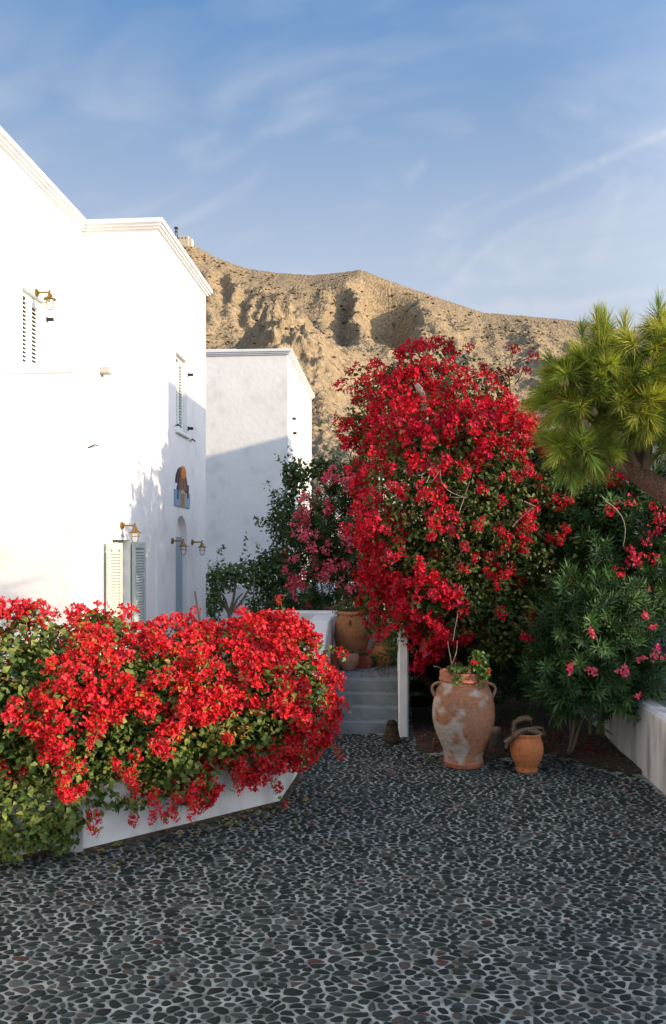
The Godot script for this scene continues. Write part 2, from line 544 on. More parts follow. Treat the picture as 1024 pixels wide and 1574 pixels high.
func main_house() -> void:
	var h := thing("white_house", "tall white cubic house at the left with louvred windows and stepped cornice", "house", Vector3(0, 0, 0))
	var top := 6.84
	var w := csg_wall(h)
	csg_box(w, Vector3(-11, -0.5, -10.56), Vector3(-4.26, top, -2.0))
	csg_box(w, Vector3(-11, -0.5, -13.38), Vector3(-3.2, top, -10.55))
	csg_box(w, Vector3(-10.9, -0.5, -10.6), Vector3(-3.235, 4.2, -7.75))
	csg_box(w, Vector3(-3.55, 4.1, -10.08), Vector3(-3.238, 4.4, -8.48))
	var g := Color(0.62, 0.68, 0.64)
	# openings
	csg_box(w, Vector3(-4.4, 4.12, -9.37), Vector3(-4.0, 5.36, -8.78), true)
	csg_box(w, Vector3(-3.34, 4.1, -12.12), Vector3(-3.0, 5.27, -11.49), true)
	csg_box(w, Vector3(-3.4, 0.2, -9.52), Vector3(-3.0, 2.42, -8.9), true)
	csg_box(w, Vector3(-3.3, 0.2, -12.12), Vector3(-3.0, 2.5, -11.47), true)
	var arch := CSGCylinder3D.new()
	arch.name = "arch_opening"
	arch.operation = CSGShape3D.OPERATION_SUBTRACTION
	arch.radius = 0.325
	arch.height = 0.3
	arch.sides = 32
	arch.material = M.white
	arch.transform = Transform3D(Basis(Vector3(0, 0, 1), PI / 2), Vector3(-3.15, 2.5, -11.795))
	w.add_child(arch)
	cornice(h, [Vector2(-4.26, -2.0), Vector2(-4.26, -10.55), Vector2(-3.2, -10.55), Vector2(-3.2, -13.38), Vector2(-11, -13.38)], top)
	var para := Mb.new()
	para.sweep([Vector2(-11, -7.75), Vector2(-3.235, -7.75), Vector2(-3.235, -8.48)], [Vector2(0.0, 4.1), Vector2(0.014, 4.11), Vector2(0.014, 4.19), Vector2(0.0, 4.205), Vector2(-0.25, 4.21)])
	put("parapet_rim", para.mesh(), M.trim, h)
	var sp := Mb.new()
	sp.box(Vector3(-3.24, 4.27, -8.6), Vector3(-3.12, 4.35, -8.5), 0.01, Color(0.5, 0.5, 0.44))
	put("rain_spout", sp.mesh(), M.plain, h)
	shutter_window(h, -4.26, 8.78, 9.37, 4.12, 5.36, Color(0.78, 0.8, 0.77))
	shutter_window(h, -3.2, 11.49, 12.12, 4.1, 5.27, Color(0.74, 0.78, 0.75))
	# the door with its two opened shutters
	var dr := Mb.new()
	dr.box(Vector3(-3.4, 0.2, -9.52), Vector3(-3.35, 2.42, -8.9), 0.0, g)
	dr.box(Vector3(-3.35, 0.2, -9.49), Vector3(-3.32, 2.36, -9.22), 0.008, g)
	dr.box(Vector3(-3.35, 0.2, -9.2), Vector3(-3.32, 2.36, -8.93), 0.008, g)
	var door := put("door", dr.mesh(), M.paint, h)
	var hd := Mb.new()
	hd.box(Vector3(-3.32, 1.2, -9.24), Vector3(-3.26, 1.24, -9.2), 0.005)
	put("door_handle", hd.mesh(), M.iron, door)
	var gs := Color(0.5, 0.57, 0.54)
	shutter(h, "door_shutter", 0.46, 2.1, gs, Transform3D(FACE_RIGHT, Vector3(-3.215, 0.3, -9.53)), 54)
	shutter(h, "door_shutter", 0.38, 2.08, Color(0.6, 0.64, 0.58), Transform3D(FACE_RIGHT * Basis(Vector3.UP, -0.07), Vector3(-3.2, 0.3, -8.6)), 54)
	hook(h, Vector3(-3.235, 1.35, -10.12), 0.1)
	# blue-grey door inside the arch
	var ad := Mb.new()
	ad.box(Vector3(-3.3, 0.2, -12.12), Vector3(-3.285, 2.5, -11.47), 0.0, Color(0.3, 0.4, 0.46))
	for k in 4:
		ad.box(Vector3(-3.285, 0.2, -11.48 - 0.16 * (k + 1) + 0.006), Vector3(-3.272, 2.45, -11.48 - 0.16 * k), 0.004, Color(0.33, 0.43, 0.49))
	put("arched_door", ad.mesh(), M.paint, h)
	# a bent bracket high on the sunlit side wall
	var br := Mb.new()
	br.tube([Vector3(-3.235, 3.4, -8.16), Vector3(-3.2, 3.4, -8.16), Vector3(-3.2, 3.44, -8.25), Vector3(-3.2, 3.44, -8.38)], [0.008, 0.008, 0.007, 0.007], 6)
	put("wall_bracket", br.mesh(), M.iron, h)
	lantern(Vector3(-4.26, 5.4, -9.13), "brass lantern above the highest louvred window of the left house")
	lantern(Vector3(-3.235, 2.59, -9.2), "brass lantern above the open grey door shutters")
	lantern(Vector3(-3.2, 2.43, -11.27), "brass lantern at the near side of the arched blue door")
	lantern(Vector3(-3.2, 2.42, -12.42), "brass lantern between the arched door and the far house corner")
	# tile picture over the arch
	var p := thing("tile_picture", "arched tile picture in orange, brown and blue above the arched door", "wall art", Vector3(-3.2, 2.96, -11.37))
	var plate := func(called: String, pts: Array, x: float, col: Color) -> void:
		var mb := Mb.new()
		var pk := []
		for q in pts: pk.append(Vector2(q[0], -q[1]))
		mb.prism(pk, 0.0, x, 0.0, col)
		put(called, mb.mesh(), M.tile, p, Transform3D(Basis(Vector3(0, 0, -1), Vector3(1, 0, 0), Vector3(0, -1, 0)), Vector3.ZERO))
	plate.call("blue_tile", [[0, 0], [0.3, 0.0], [0.3, 0.24], [0.0, 0.24]], 0.02, Color(0.2, 0.32, 0.46))
	plate.call("blue_tile", [[0.56, 0.0], [0.87, 0.0], [0.87, 0.23], [0.56, 0.23]], 0.02, Color(0.2, 0.33, 0.48))
	plate.call("ochre_tile", [[0.3, 0.0], [0.56, 0.0], [0.54, 0.24], [0.43, 0.28], [0.32, 0.24]], 0.021, Color(0.4, 0.33, 0.2))
	for k in 4:
		plate.call("stripe", [[0.33 + k * 0.055, 0.01], [0.352 + k * 0.055, 0.01], [0.348 + k * 0.05, 0.2], [0.335 + k * 0.05, 0.2]], 0.026, [Color(0.2, 0.22, 0.12), Color(0.42, 0.2, 0.08)][k % 2])
	plate.call("robe", [[0.17, 0.2], [0.3, 0.26], [0.43, 0.28], [0.6, 0.25], [0.74, 0.19], [0.73, 0.3], [0.68, 0.42], [0.58, 0.54], [0.3, 0.54], [0.2, 0.42]], 0.022, Color(0.1, 0.06, 0.075))
	for k in 5:
		plate.call("stripe", [[0.25 + k * 0.09, 0.27], [0.3 + k * 0.085, 0.27], [0.345 + k * 0.055, 0.5], [0.32 + k * 0.055, 0.5]], 0.027, [Color(0.28, 0.13, 0.07), Color(0.36, 0.22, 0.15), Color(0.2, 0.06, 0.03), Color(0.38, 0.22, 0.14), Color(0.16, 0.09, 0.12)][k])
	plate.call("orange_head", [[0.3, 0.48], [0.42, 0.42], [0.55, 0.46], [0.6, 0.53], [0.54, 0.6], [0.43, 0.63], [0.33, 0.59]], 0.03, Color(0.62, 0.2, 0.02))
	plate.call("dark_wing", [[0.32, 0.6], [0.2, 0.56], [0.1, 0.46], [0.06, 0.35], [0.1, 0.34], [0.16, 0.45], [0.3, 0.53]], 0.024, Color(0.03, 0.03, 0.045))
	plate.call("dark_wing", [[0.15, 0.3], [0.2, 0.3], [0.16, 0.1], [0.11, 0.1]], 0.028, Color(0.03, 0.06, 0.17))
	plate.call("dark_wing", [[0.72, 0.32], [0.76, 0.36], [0.77, 0.15], [0.69, 0.15]], 0.028, Color(0.04, 0.04, 0.1))
	# tool leaning on the wall
	var rk := Mb.new()
	rk.tube([Vector3(-2.9, 0.3, -12.3), Vector3(-3.15, 1.63, -12.42)], [0.018, 0.016], 8, Color(0.42, 0.3, 0.17))
	tag(put("wooden_pole", rk.mesh(), M.plain), "thin wooden pole leaning on the shaded wall below the lanterns", "pole")


func far_house() -> void:
	var h := thing("white_house", "plain white house farther back with large half shaded front wall", "house")
	var w := csg_wall(h)
	var top := 6.99
	csg_box(w, Vector3(-12, -0.5, -23.6), Vector3(-2.39, top, -18.14))
	cornice(h, [Vector2(-12, -18.14), Vector2(-2.39, -18.14), Vector2(-2.39, -23.6), Vector2(-12, -23.6)], top)
	var rb := Mb.new()
	rb.box(Vector3(-8.0, top - 0.1, -21.4), Vector3(-4.05, 7.62, -20.4), 0.02, Color(0.86, 0.86, 0.86))
	put("roof_parapet", rb.mesh(), M.white, h)
	var pp := Mb.new()
	pp.tube([Vector3(-2.35, 2.4, -21.6), Vector3(-2.35, 5.5, -21.6)], [0.03, 0.025], 8, Color(0.7, 0.7, 0.7))
	pp.tube([Vector3(-2.37, 5.2, -19.2), Vector3(-2.37, 4.5, -20.4), Vector3(-2.37, 3.9, -21.6)], [0.012, 0.012, 0.012], 6, Color(0.5, 0.5, 0.5))
	put("drain_pipe", pp.mesh(), M.plain, h)
	var lm := Mb.new()
	for q in [[5.48, 19.0], [5.15, 19.15], [4.6, 21.9], [4.25, 22.0]]:
		lm.box(Vector3(-2.4, q[0], -q[1] - 0.03), Vector3(-2.3, q[0] + 0.06, -q[1] + 0.03), 0.01)
	put("wall_fitting", lm.mesh(), M.iron, h)


func right_houses() -> void:
	var h := thing("white_house", "white house behind the pine and oleander at the right edge", "house")
	var w := csg_wall(h)
	csg_box(w, Vector3(3.42, -0.5, -13.0), Vector3(6.6, 5.0, -8.8))
	csg_box(w, Vector3(6.5, -0.5, -16.1), Vector3(13, 7.2, -8.15))
	csg_box(w, Vector3(3.3, 1.1, -10.8), Vector3(3.56, 2.2, -10.1), true)
	cornice(h, [Vector2(6.5, -8.8), Vector2(3.42, -8.8), Vector2(3.42, -13.0), Vector2(6.5, -13.0)], 5.0)
	var sl := Mb.new()
	sl.box(Vector3(3.34, 1.03, -10.9), Vector3(3.5, 1.1, -10.0), 0.01, Color(0.3, 0.34, 0.38))
	put("sill", sl.mesh(), M.trim, h)
	var wd := Mb.new()
	wd.box(Vector3(3.53, 1.1, -10.8), Vector3(3.555, 2.2, -10.1), 0.0, Color(0.25, 0.3, 0.34))
	put("window", wd.mesh(), M.paint, h)
	var gw := Mb.new()
	gw.box(Vector3(6.5, 0, -7.9), Vector3(6.8, 2.32, -5.6), 0.03)
	gw.box(Vector3(6.5, 0, -5.59), Vector3(6.8, 2.68, 9.0), 0.03)
	tag(put("garden_wall", gw.mesh(), M.white), "white garden wall beyond the right edge that shades the yard", "wall")
	# low wall along the yard
	var lw := Mb.new()
	lw.prism([Vector2(2.58, -11.5), Vector2(2.6, -10.3), Vector2(2.575, -8.9), Vector2(2.58, -3.0), Vector2(2.8, -3.0), Vector2(2.8, -11.5)], -0.1, 0.71, 0.03)
	tag(put("low_wall", lw.mesh(), M.stained), "low whitewashed wall along the right side of the pebbled yard", "wall")
	var st := thing("raised_terrace", "grey concrete terrace with a step behind the low right wall", "terrace")
	var b1 := Mb.new()
	b1.box(Vector3(2.81, -0.1, -8.75), Vector3(3.6, 0.66, -3.0), 0.01)
	put("floor_slab", b1.mesh(), M.step, st)
	var b2 := Mb.new()
	b2.box(Vector3(2.95, 0.66, -11.5), Vector3(3.41, 0.9, -8.76), 0.015)
	put("step", b2.mesh(), M.step, st)


# ---------- ground ----------
var planter_line := [Vector2(-6.0, -5.2), Vector2(-2.9, -5.5), Vector2(-2.54, -5.8), Vector2(-2.33, -5.78), Vector2(-1.0, -7.02), Vector2(-0.95, -7.7), Vector2(-0.86, -9.5), Vector2(-0.86, -9.8)]


func in_bed(x: float, d: float) -> float:   # how far inside the planted bed at the back right
	var e := 8.75 + 0.25 * sin(x * 4.1) + 0.12 * sin(x * 11.0) - 0.55 * smoothstep(1.5, 2.5, x)
	return d - e if x > 0.28 else -1.0


func ground() -> void:
	var g := Mb.new()
	g.quad(Vector3(-2500, -0.03, 200), Vector3(2500, -0.03, 200), Vector3(2500, -0.03, -2500), Vector3(-2500, -0.03, -2500))
	tag(put("ground", g.mesh(), M.earth), "", "", "", "structure")
	var yard := Mb.new()
	yard.quad(Vector3(-8, 0, 9), Vector3(6.5, 0, 9), Vector3(6.5, 0, -18), Vector3(-8, 0, -18))
	var y := tag(put("courtyard", yard.mesh(), M.mortar), "", "", "", "structure")
	# pebbles: the cells round loosely spaced points, drawn in from their neighbours and rounded off
	var s := 0.075
	var flat := 1.45   # the stones lie longer across the yard than along it
	var nx := int(6.3 / s)
	var nz := int(6.9 * flat / (s * 0.87))
	var pts := {}
	for a in range(-3, nx + 3):
		for b in range(-3, nz + 3):
			pts[Vector2i(a, b)] = Vector2(-3.4 + (a + 0.5 * (b & 1)) * s + rng.randf_range(-0.46, 0.46) * s, 3.3 * flat + b * s * 0.87 + rng.randf_range(-0.46, 0.46) * s)
			if rng.randf() < 0.12: pts[Vector2i(a, b)] = null
	var pk := PackedVector2Array()
	for q in planter_line: pk.append(Vector2(q.x + 0.02, -q.y - 0.02))
	pk.append(Vector2(-6, 9.8))
	var found := []
	var rest := Mb.new()
	for a in nx:
		for b in nz:
			if pts[Vector2i(a, b)] == null: continue
			var ps: Vector2 = pts[Vector2i(a, b)]
			var p := Vector2(ps.x, ps.y / flat)
			if p.x > 2.52 or p.y > 9.72 + (0.4 if p.x > 0.3 else 0.0) or Geometry2D.is_point_in_polygon(p, pk): continue
			var bed := in_bed(p.x, p.y)
			if bed > 0.25 or bed > -0.35 and rng.randf() < 0.3 + bed: continue
			var gap := rng.randf_range(0.0035, 0.0115)
			var poly := PackedVector2Array([Vector2(-s, -s), Vector2(s, -s), Vector2(s, s), Vector2(-s, s)])
			for da in range(-2, 3):
				for db in range(-2, 3):
					if da == 0 and db == 0 or pts[Vector2i(a + da, b + db)] == null: continue
					var d: Vector2 = pts[Vector2i(a + da, b + db)] - ps
					var l := d.length()
					d /= l
					var lim := l / 2.0 - gap
					var out := PackedVector2Array()
					var m := poly.size()
					for k in m:
						var u := poly[k]
						var v := poly[(k + 1) % m]
						var du := u.dot(d) - lim
						var dv := v.dot(d) - lim
						if du <= 0: out.append(u)
						if du * dv < 0: out.append(u.lerp(v, du / (du - dv)))
					poly = out
					if poly.size() < 3: break
				if poly.size() < 3: break
			if poly.size() < 3: continue
			for k in poly.size(): poly[k].y /= flat
			var cen := Vector2.ZERO
			for q in poly: cen += q
			cen /= poly.size()
			var rad := 0.0
			for q in poly: rad += q.distance_to(cen)
			rad /= poly.size()
			if rad < 0.012: continue
			# round the corners off
			var rim := PackedVector2Array()
			for k in poly.size():
				var u := poly[k] - cen
				var v := poly[(k + 1) % poly.size()] - cen
				rim.append(u.lerp(v, rng.randf_range(0.2, 0.32)) * rng.randf_range(0.9, 1.03)); rim.append(u.lerp(v, rng.randf_range(0.68, 0.8)) * rng.randf_range(0.9, 1.03))
			var shade := rng.randf()
			var base := Color(0.028, 0.04, 0.035).lerp(Color(0.075, 0.09, 0.08), shade * shade)
			var kind := rng.randf()
			if kind < 0.07: base = Color(0.13, 0.135, 0.12)
			elif kind < 0.115: base = Color(0.1, 0.083, 0.07)
			elif kind < 0.122: base = Color(0.12, 0.055, 0.042)
			elif kind < 0.42: base = Color(0.02, 0.029, 0.025)
			var hgt := rng.randf_range(0.005, 0.011)
			var tilt := Vector2(rng.randf_range(-0.07, 0.07), rng.randf_range(-0.07, 0.07))
			var c3 := Vector3(p.x + cen.x, 0, -(p.y + cen.y))
			var one := Mb.new()
			var sp := seen_at(c3)
			var solo := sp.y < 1590 and sp.x > -15 and sp.x < 1040
			for mb in ([one, rest] if false else [one]):
				var st: int = mb.v.size()
				var m := rim.size()
				for ring in 3:
					for k in m:
						var q: Vector2 = rim[k] * [1.0, 0.93, 0.62][ring]
						var yy: float = [0.0, hgt * 0.62, hgt][ring] + (q.dot(tilt) if ring else -0.003)
						var o := Vector3(rim[k].x, 0, -rim[k].y).normalized()
						var nn: Vector3 = (o * [1.0, 0.75, 0.18][ring] + Vector3.UP * [0.35, 0.8, 1.0][ring]).normalized()
						mb.vert(Vector3(q.x, yy, -q.y), nn, base)
				for ring in 2:
					for k in m:
						var e: int = st + ring * m + k
						var f: int = st + ring * m + (k + 1) % m
						mb.i.append_array([e, e + m, f, f, e + m, f + m])
				var top: int = mb.vert(Vector3(0, hgt * 1.06, 0), Vector3.UP, base)
				for k in m: mb.i.append_array([top, st + 2 * m + (k + 1) % m, st + 2 * m + k])
			found.append([p.y if solo else 99.0, c3, one])
	found.sort_custom(func(l, r): return l[0] < r[0])
	for k in found.size():
		var one: Mb = found[k][2]
		if k < 300:
			put("pebble", one.mesh(), M.pebble, y, Transform3D(Basis(), found[k][1]))
		else:
			var st := rest.v.size()
			for q in one.v: rest.v.append(q + found[k][1])
			rest.n.append_array(one.n)
			rest.c.append_array(one.c)
			for q in one.i: rest.i.append(q + st)
	put("pebbles", rest.mesh(), M.pebble, y).set_meta("kind", "stuff")
	# soil of the planted bed
	var soil := Mb.new()
	for a in 60:
		for b in 64:
			var q := func(u: int, v: int) -> Vector3:
				var x := 0.3 + u * 0.05
				var d := 8.2 + v * 0.1
				var hh := in_bed(x, d)
				return Vector3(x, min(-0.01 + 0.16 * hh, 0.05) + 0.02 * noise.get_noise_2d(x * 60, d * 60) + 0.012 * noise.get_noise_2d(x * 200, d * 200), -d)
			soil.quad(q.call(a, b), q.call(a + 1, b), q.call(a + 1, b + 1), q.call(a, b + 1))
	tag(put("soil_bed", soil.mesh(), M.soil), "", "", "", "structure")


func steps_and_walls() -> void:
	var st := thing("garden_steps", "four grey concrete steps leading up to the potted landing", "steps")
	for k in 4:
		var mb := Mb.new()
		var d0 := 9.79 + k * 0.216
		mb.box(Vector3(-0.87, -0.02, -(d0 + 0.35 if k < 3 else 12.2)), Vector3(0.1, 0.14 * (k + 1), -d0), 0.012)
		put("step" if k < 3 else "landing", mb.mesh(), M.step, st)
	var ck := Mb.new()
	ck.box(Vector3(0.1, -0.05, -12.2), Vector3(0.222, 1.32, -9.6), 0.018)
	tag(put("stair_wall", ck.mesh(), M.white), "narrow white wall along the right side of the steps, seen end on", "wall")
	var back := Mb.new()
	back.box(Vector3(-2.0, 0, -12.45), Vector3(0.222, 1.33, -12.21), 0.025)
	tag(put("back_wall", back.mesh(), M.white), "low white wall behind the large jar on the landing", "wall")
	var ch := Mb.new()   # sloping cheek wall on the left of the steps
	ch.prism([Vector2(-9.5, 0.0), Vector2(-9.5, 0.62), Vector2(-11.1, 1.28), Vector2(-12.2, 1.28), Vector2(-12.2, 0.0)].map(func(q): return Vector2(q.x, q.y)), 0.0, 0.3, 0.015)
	tag(put("cheek_wall", ch.mesh(), M.white, self, Transform3D(Basis(Vector3(0, 0, 1), Vector3(1, 0, 0), Vector3(0, 1, 0)), Vector3(-1.17, 0, 0))), "white sloping wall at the left of the steps, half hidden by red flowers", "wall")
	# raised white bed on the left
	var pl := []
	for q in planter_line: pl.append(q)
	pl.append_array([Vector2(-1.18, -9.8), Vector2(-1.18, -12.2), Vector2(-6.0, -12.2)])
	var p := thing("planter_wall", "white angular raised bed holding the near red bougainvillea", "planter")
	var wl := Mb.new()
	wl.prism(pl, -0.1, 0.47, 0.035)
	put("wall", wl.mesh(), M.stained, p)
	# earth gathered along the foot of the bed
	var dirt := Mb.new()
	for k in range(1, 6):
		var q0: Vector2 = planter_line[k]
		var q1: Vector2 = planter_line[k + 1]
		var n2 := (q1 - q0).normalized()
		n2 = Vector2(-n2.y, n2.x)
		if n2.x < 0: n2 = -n2
		for j in 40:
			var u0 := q0.lerp(q1, j / 40.0)
			var u1 := q0.lerp(q1, (j + 1) / 40.0)
			var w0 := 0.05 + 0.04 * noise.get_noise_2d(u0.x * 300, u0.y * 300)
			var w1 := 0.05 + 0.04 * noise.get_noise_2d(u1.x * 300, u1.y * 300)
			dirt.quad(Vector3(u0.x, 0.025, u0.y), Vector3(u0.x + n2.x * w0, 0.006, u0.y + n2.y * w0), Vector3(u1.x + n2.x * w1, 0.006, u1.y + n2.y * w1), Vector3(u1.x, 0.025, u1.y))
	tag(put("gathered_earth", dirt.mesh(), M.soil), "", "", "", "structure")
	var si := Mb.new()
	var ins := Geometry2D.offset_polygon(PackedVector2Array(pl), -0.16)
	var loop := []
	for q in ins[0]: loop.append(q)
	si.prism(loop, 0.4, 0.482)
	put("soil", si.mesh(), M.soil, p)
	var bw := Mb.new()
	bw.box(Vector3(-6.0, -0.1, -17.3), Vector3(-1.2, 1.55, -17.0), 0.03)
	tag(put("boundary_wall", bw.mesh(), M.white), "white boundary wall behind the small tree and the green shrubs", "wall")
	var bx := Mb.new()
	bx.box(Vector3(-2.3, -0.1, -26.3), Vector3(-0.2, 4.7, -26.0), 0.03)
	tag(put("boundary_wall", bx.mesh(), M.white), "white wall at the foot of the hill, glimpsed between the leaves", "wall")


# ---------- the hill ----------
func skyline(px: float) -> float:
	var k := [[-700, 330], [-200, 330], [120, 338], [230, 346], [255, 354], [290, 367], [330, 390], [380, 408], [430, 416], [480, 420], [530, 416.5], [552, 413.5], [580, 424], [620, 440], [680, 463], [740, 484], [800, 491], [850, 496], [895, 503], [960, 516], [1040, 534], [1300, 600], [1900, 680]]
	for j in k.size() - 1:
		if px <= k[j + 1][0]:
			var t: float = (px - k[j][0]) / (k[j + 1][0] - k[j][0])
			return lerp(float(k[j][1]), float(k[j + 1][1]), clamp(t, 0.0, 1.0))
	return 680.0


func hill() -> void:
	var d0 := 34.0
	var d1 := 620.0
	var ridged := FastNoiseLite.new()
	ridged.seed = 5
	ridged.frequency = 0.009
	ridged.fractal_type = FastNoiseLite.FRACTAL_RIDGED
	ridged.fractal_octaves = 6
	var fn := FastNoiseLite.new()
	fn.seed = 6
	fn.frequency = 0.05
	fn.fractal_octaves = 4
	# valleys: where they lie, the crest to their right, over which part of the slope, how deep
	var cuts := [[597.0, 655.0, 60.0, 0.72, 0.985, 42.0], [530.0, 549.0, 30.0, 0.66, 0.93, 18.0], [345.0, 358.0, 20.0, 0.8, 0.95, 9.0], [373.0, 386.0, 20.0, 0.7, 0.88, 10.0], [419.0, 430.0, 22.0, 0.68, 0.84, 10.0], [395.0, 404.0, 18.0, 0.72, 0.85, 7.0], [570.0, 585.0, 15.0, 0.75, 0.95, 6.0], [690.0, 700.0, 20.0, 0.8, 0.95, 4.0], [300.0, 318.0, 25.0, 0.7, 0.9, 9.0]]
	var cols := 520
	var rows := 210
	var mb := Mb.new()
	for b in rows + 1:
		var tt := float(b) / rows
		var d := d0 + (d1 - d0) * pow(tt, 0.85) if tt < 0.96 else d1 + (tt - 0.96) / 0.04 * 120.0
		if tt < 0.96: d = d0 + (d1 - d0) * pow(tt / 0.96, 0.85)
		for a in cols + 1:
			var px := -500.0 + 1900.0 * a / cols
			var x := d * ((px - 600.0) / F)
			var t: float = min((d - d0) / (d1 - d0), 1.0)
			var top := (845.0 - skyline(px)) / F * d1 + EYE
			var h := top * pow(t, 1.6)
			var keep := smoothstep(0.04, 0.25, t) * (1.0 - 0.93 * smoothstep(0.82, 1.0, t))
			h += (ridged.get_noise_2d(x * 1.0, d * 0.33) - 0.1) * 7.0 * keep * (0.4 + t)
			h += fn.get_noise_2d(x, d * 0.6) * 3.0 * keep * (0.35 + t)
			h += fn.get_noise_2d(x * 6.0, d * 5.0) * (0.5 + 0.9 * keep)
			var wob := 16.0 * fn.get_noise_2d(d * 0.35, 40.0) + 7.0 * fn.get_noise_2d(d * 1.6, px * 0.2)
			for q in cuts:
				var u: float = px + wob - q[0]
				var w: float = smoothstep(q[3] - 0.12, q[3] + 0.14, t) * (1.0 - smoothstep(q[4] - 0.06, q[4], t))
				if w <= 0.0: continue
				var s: float = smoothstep(-q[2], 0.0, u) * (1.0 - smoothstep(0.0, q[1] - q[0], u))
				h -= q[5] * 0.95 * w * s
			# the low spur in front
			var hd := d - 300.0
			var hu := (px - 425.0) / (58.0 if px < 425.0 else 95.0)
			h += 30.0 * exp(-hd * hd / 5200.0) * exp(-hu * hu) * (1.0 + 0.25 * fn.get_noise_2d(x * 2.0, d * 2.0))
			if d > d1: h -= (d - d1) * 0.35
			mb.vert(Vector3(x, h, -d), Vector3.UP)
	for b in rows:
		for a in cols:
			var e := b * (cols + 1) + a
			mb.i.append_array([e, e + 1, e + cols + 2, e, e + cols + 2, e + cols + 1])
	for b in rows + 1:
		for a in cols + 1:
			var e := b * (cols + 1) + a
			var l: Vector3 = mb.v[b * (cols + 1) + max(a - 1, 0)]
			var r: Vector3 = mb.v[b * (cols + 1) + min(a + 1, cols)]
			var n: Vector3 = mb.v[max(b - 1, 0) * (cols + 1) + a]
			var f: Vector3 = mb.v[min(b + 1, rows) * (cols + 1) + a]
			mb.n[e] = (r - l).cross(f - n).normalized()
			if mb.n[e].y < 0: mb.n[e] = -mb.n[e]
	tag(put("hill", mb.mesh(), M.rock), "", "", "", "structure")
	# low dry scrub
	var bush := Mb.new()
	bush.lathe([Vector2(0.0, -0.3), Vector2(0.8, 0.0), Vector2(0.95, 0.35), Vector2(0.6, 0.75), Vector2(0.0, 0.9)], 7, Vector3.ZERO, null, 0.2)
	var bm := bush.mesh()
	var spots := []
	var cs := PackedColorArray()
	for k in 5200:
		var e := rng.randi_range(20, rows - 14) * (cols + 1) + rng.randi_range(90, cols - 150)
		var g := noise.get_noise_3d(mb.v[e].x * 1.5, mb.v[e].y * 1.5, mb.v[e].z * 1.5)
		if g < rng.randf_range(-0.3, 0.25): continue
		var z: float = rng.randf_range(0.35, 1.0) * (0.5 + -mb.v[e].z / 500.0)
		spots.append(Transform3D(Basis(Vector3.UP, rng.randf() * TAU).scaled(Vector3(z, z * 0.8, z)), mb.v[e] + Vector3(rng.randf_range(-1, 1), 0, rng.randf_range(-1, 1))))
		cs.append(hue([Color(0.17, 0.14, 0.08), Color(0.2, 0.16, 0.09), Color(0.13, 0.115, 0.065)]))
	tag(many("hill_scrub", bm, M.plain, spots, cs, self), "low dry scrub dotted over the brown hill", "scrub")
	# what stands on the summit
	var g := at(271, 368, 612)
	var tw := thing("lattice_tower", "tiny dark lattice mast on the summit at the left end of the hill", "mast", g)
	var leg := Mb.new()
	for q in [[-1, -1], [1, -1], [-1, 1], [1, 1]]:
		leg.tube([Vector3(q[0] * 0.9, -3, q[1] * 0.9), Vector3(q[0] * 0.7, 8.5, q[1] * 0.7)], [0.3, 0.25], 5, Color(0.08, 0.09, 0.1))
	put("mast", leg.mesh(), M.plain, tw)
	var pf := Mb.new()
	pf.box(Vector3(-1.4, 8.5, -1.4), Vector3(1.4, 9.6, 1.4), 0.1, Color(0.06, 0.07, 0.09))
	pf.box(Vector3(-1.0, 5.9, -1.0), Vector3(1.0, 6.5, 1.0), 0.1, Color(0.06, 0.07, 0.09))
	put("platform", pf.mesh(), M.plain, tw)
	var sb := thing("summit_building", "small pale flat roofed building on the summit right of the mast", "building", at(285, 370, 612))
	var wl := Mb.new()
	wl.box(Vector3(-5, -6, -4), Vector3(3.5, 2.2, 4), 0.1, Color(0.7, 0.62, 0.5))
	wl.box(Vector3(3.6, -6, -3), Vector3(6, 0.7, 3), 0.1, Color(0.7, 0.62, 0.5))
	put("wall", wl.mesh(), M.trim, sb)
	for k in 3:
		var wn := Mb.new()
		wn.box(Vector3(-4.4 + k * 2.6, 0.0, 3.9), Vector3(-3.4 + k * 2.6, 1.3, 4.1), 0.0, Color(0.1, 0.11, 0.12))
		put("window", wn.mesh(), M.paint, sb)
	var sw := thing("summit_building", "low pale wall building on the summit left of the mast", "building", at(262, 366, 612))
	var wm := Mb.new()
	wm.box(Vector3(-3, -6, -3), Vector3(4, 1.6, 3), 0.1)
	put("wall", wm.mesh(), M.trim, sw)


# ---------- pots ----------
func clay(base: Color, top: Color, band: float) -> Callable:
	return func(p: Vector3) -> Color:
		var k := 0.5 + 0.5 * noise.get_noise_3d(p.x * 220, p.y * 300, p.z * 220)
		var stain := smoothstep(0.15, 0.55, noise.get_noise_3d(p.x * 90 + 50, p.y * 160, p.z * 90))
		return base.lerp(top, k).lerp(base * 0.55, stain * band)


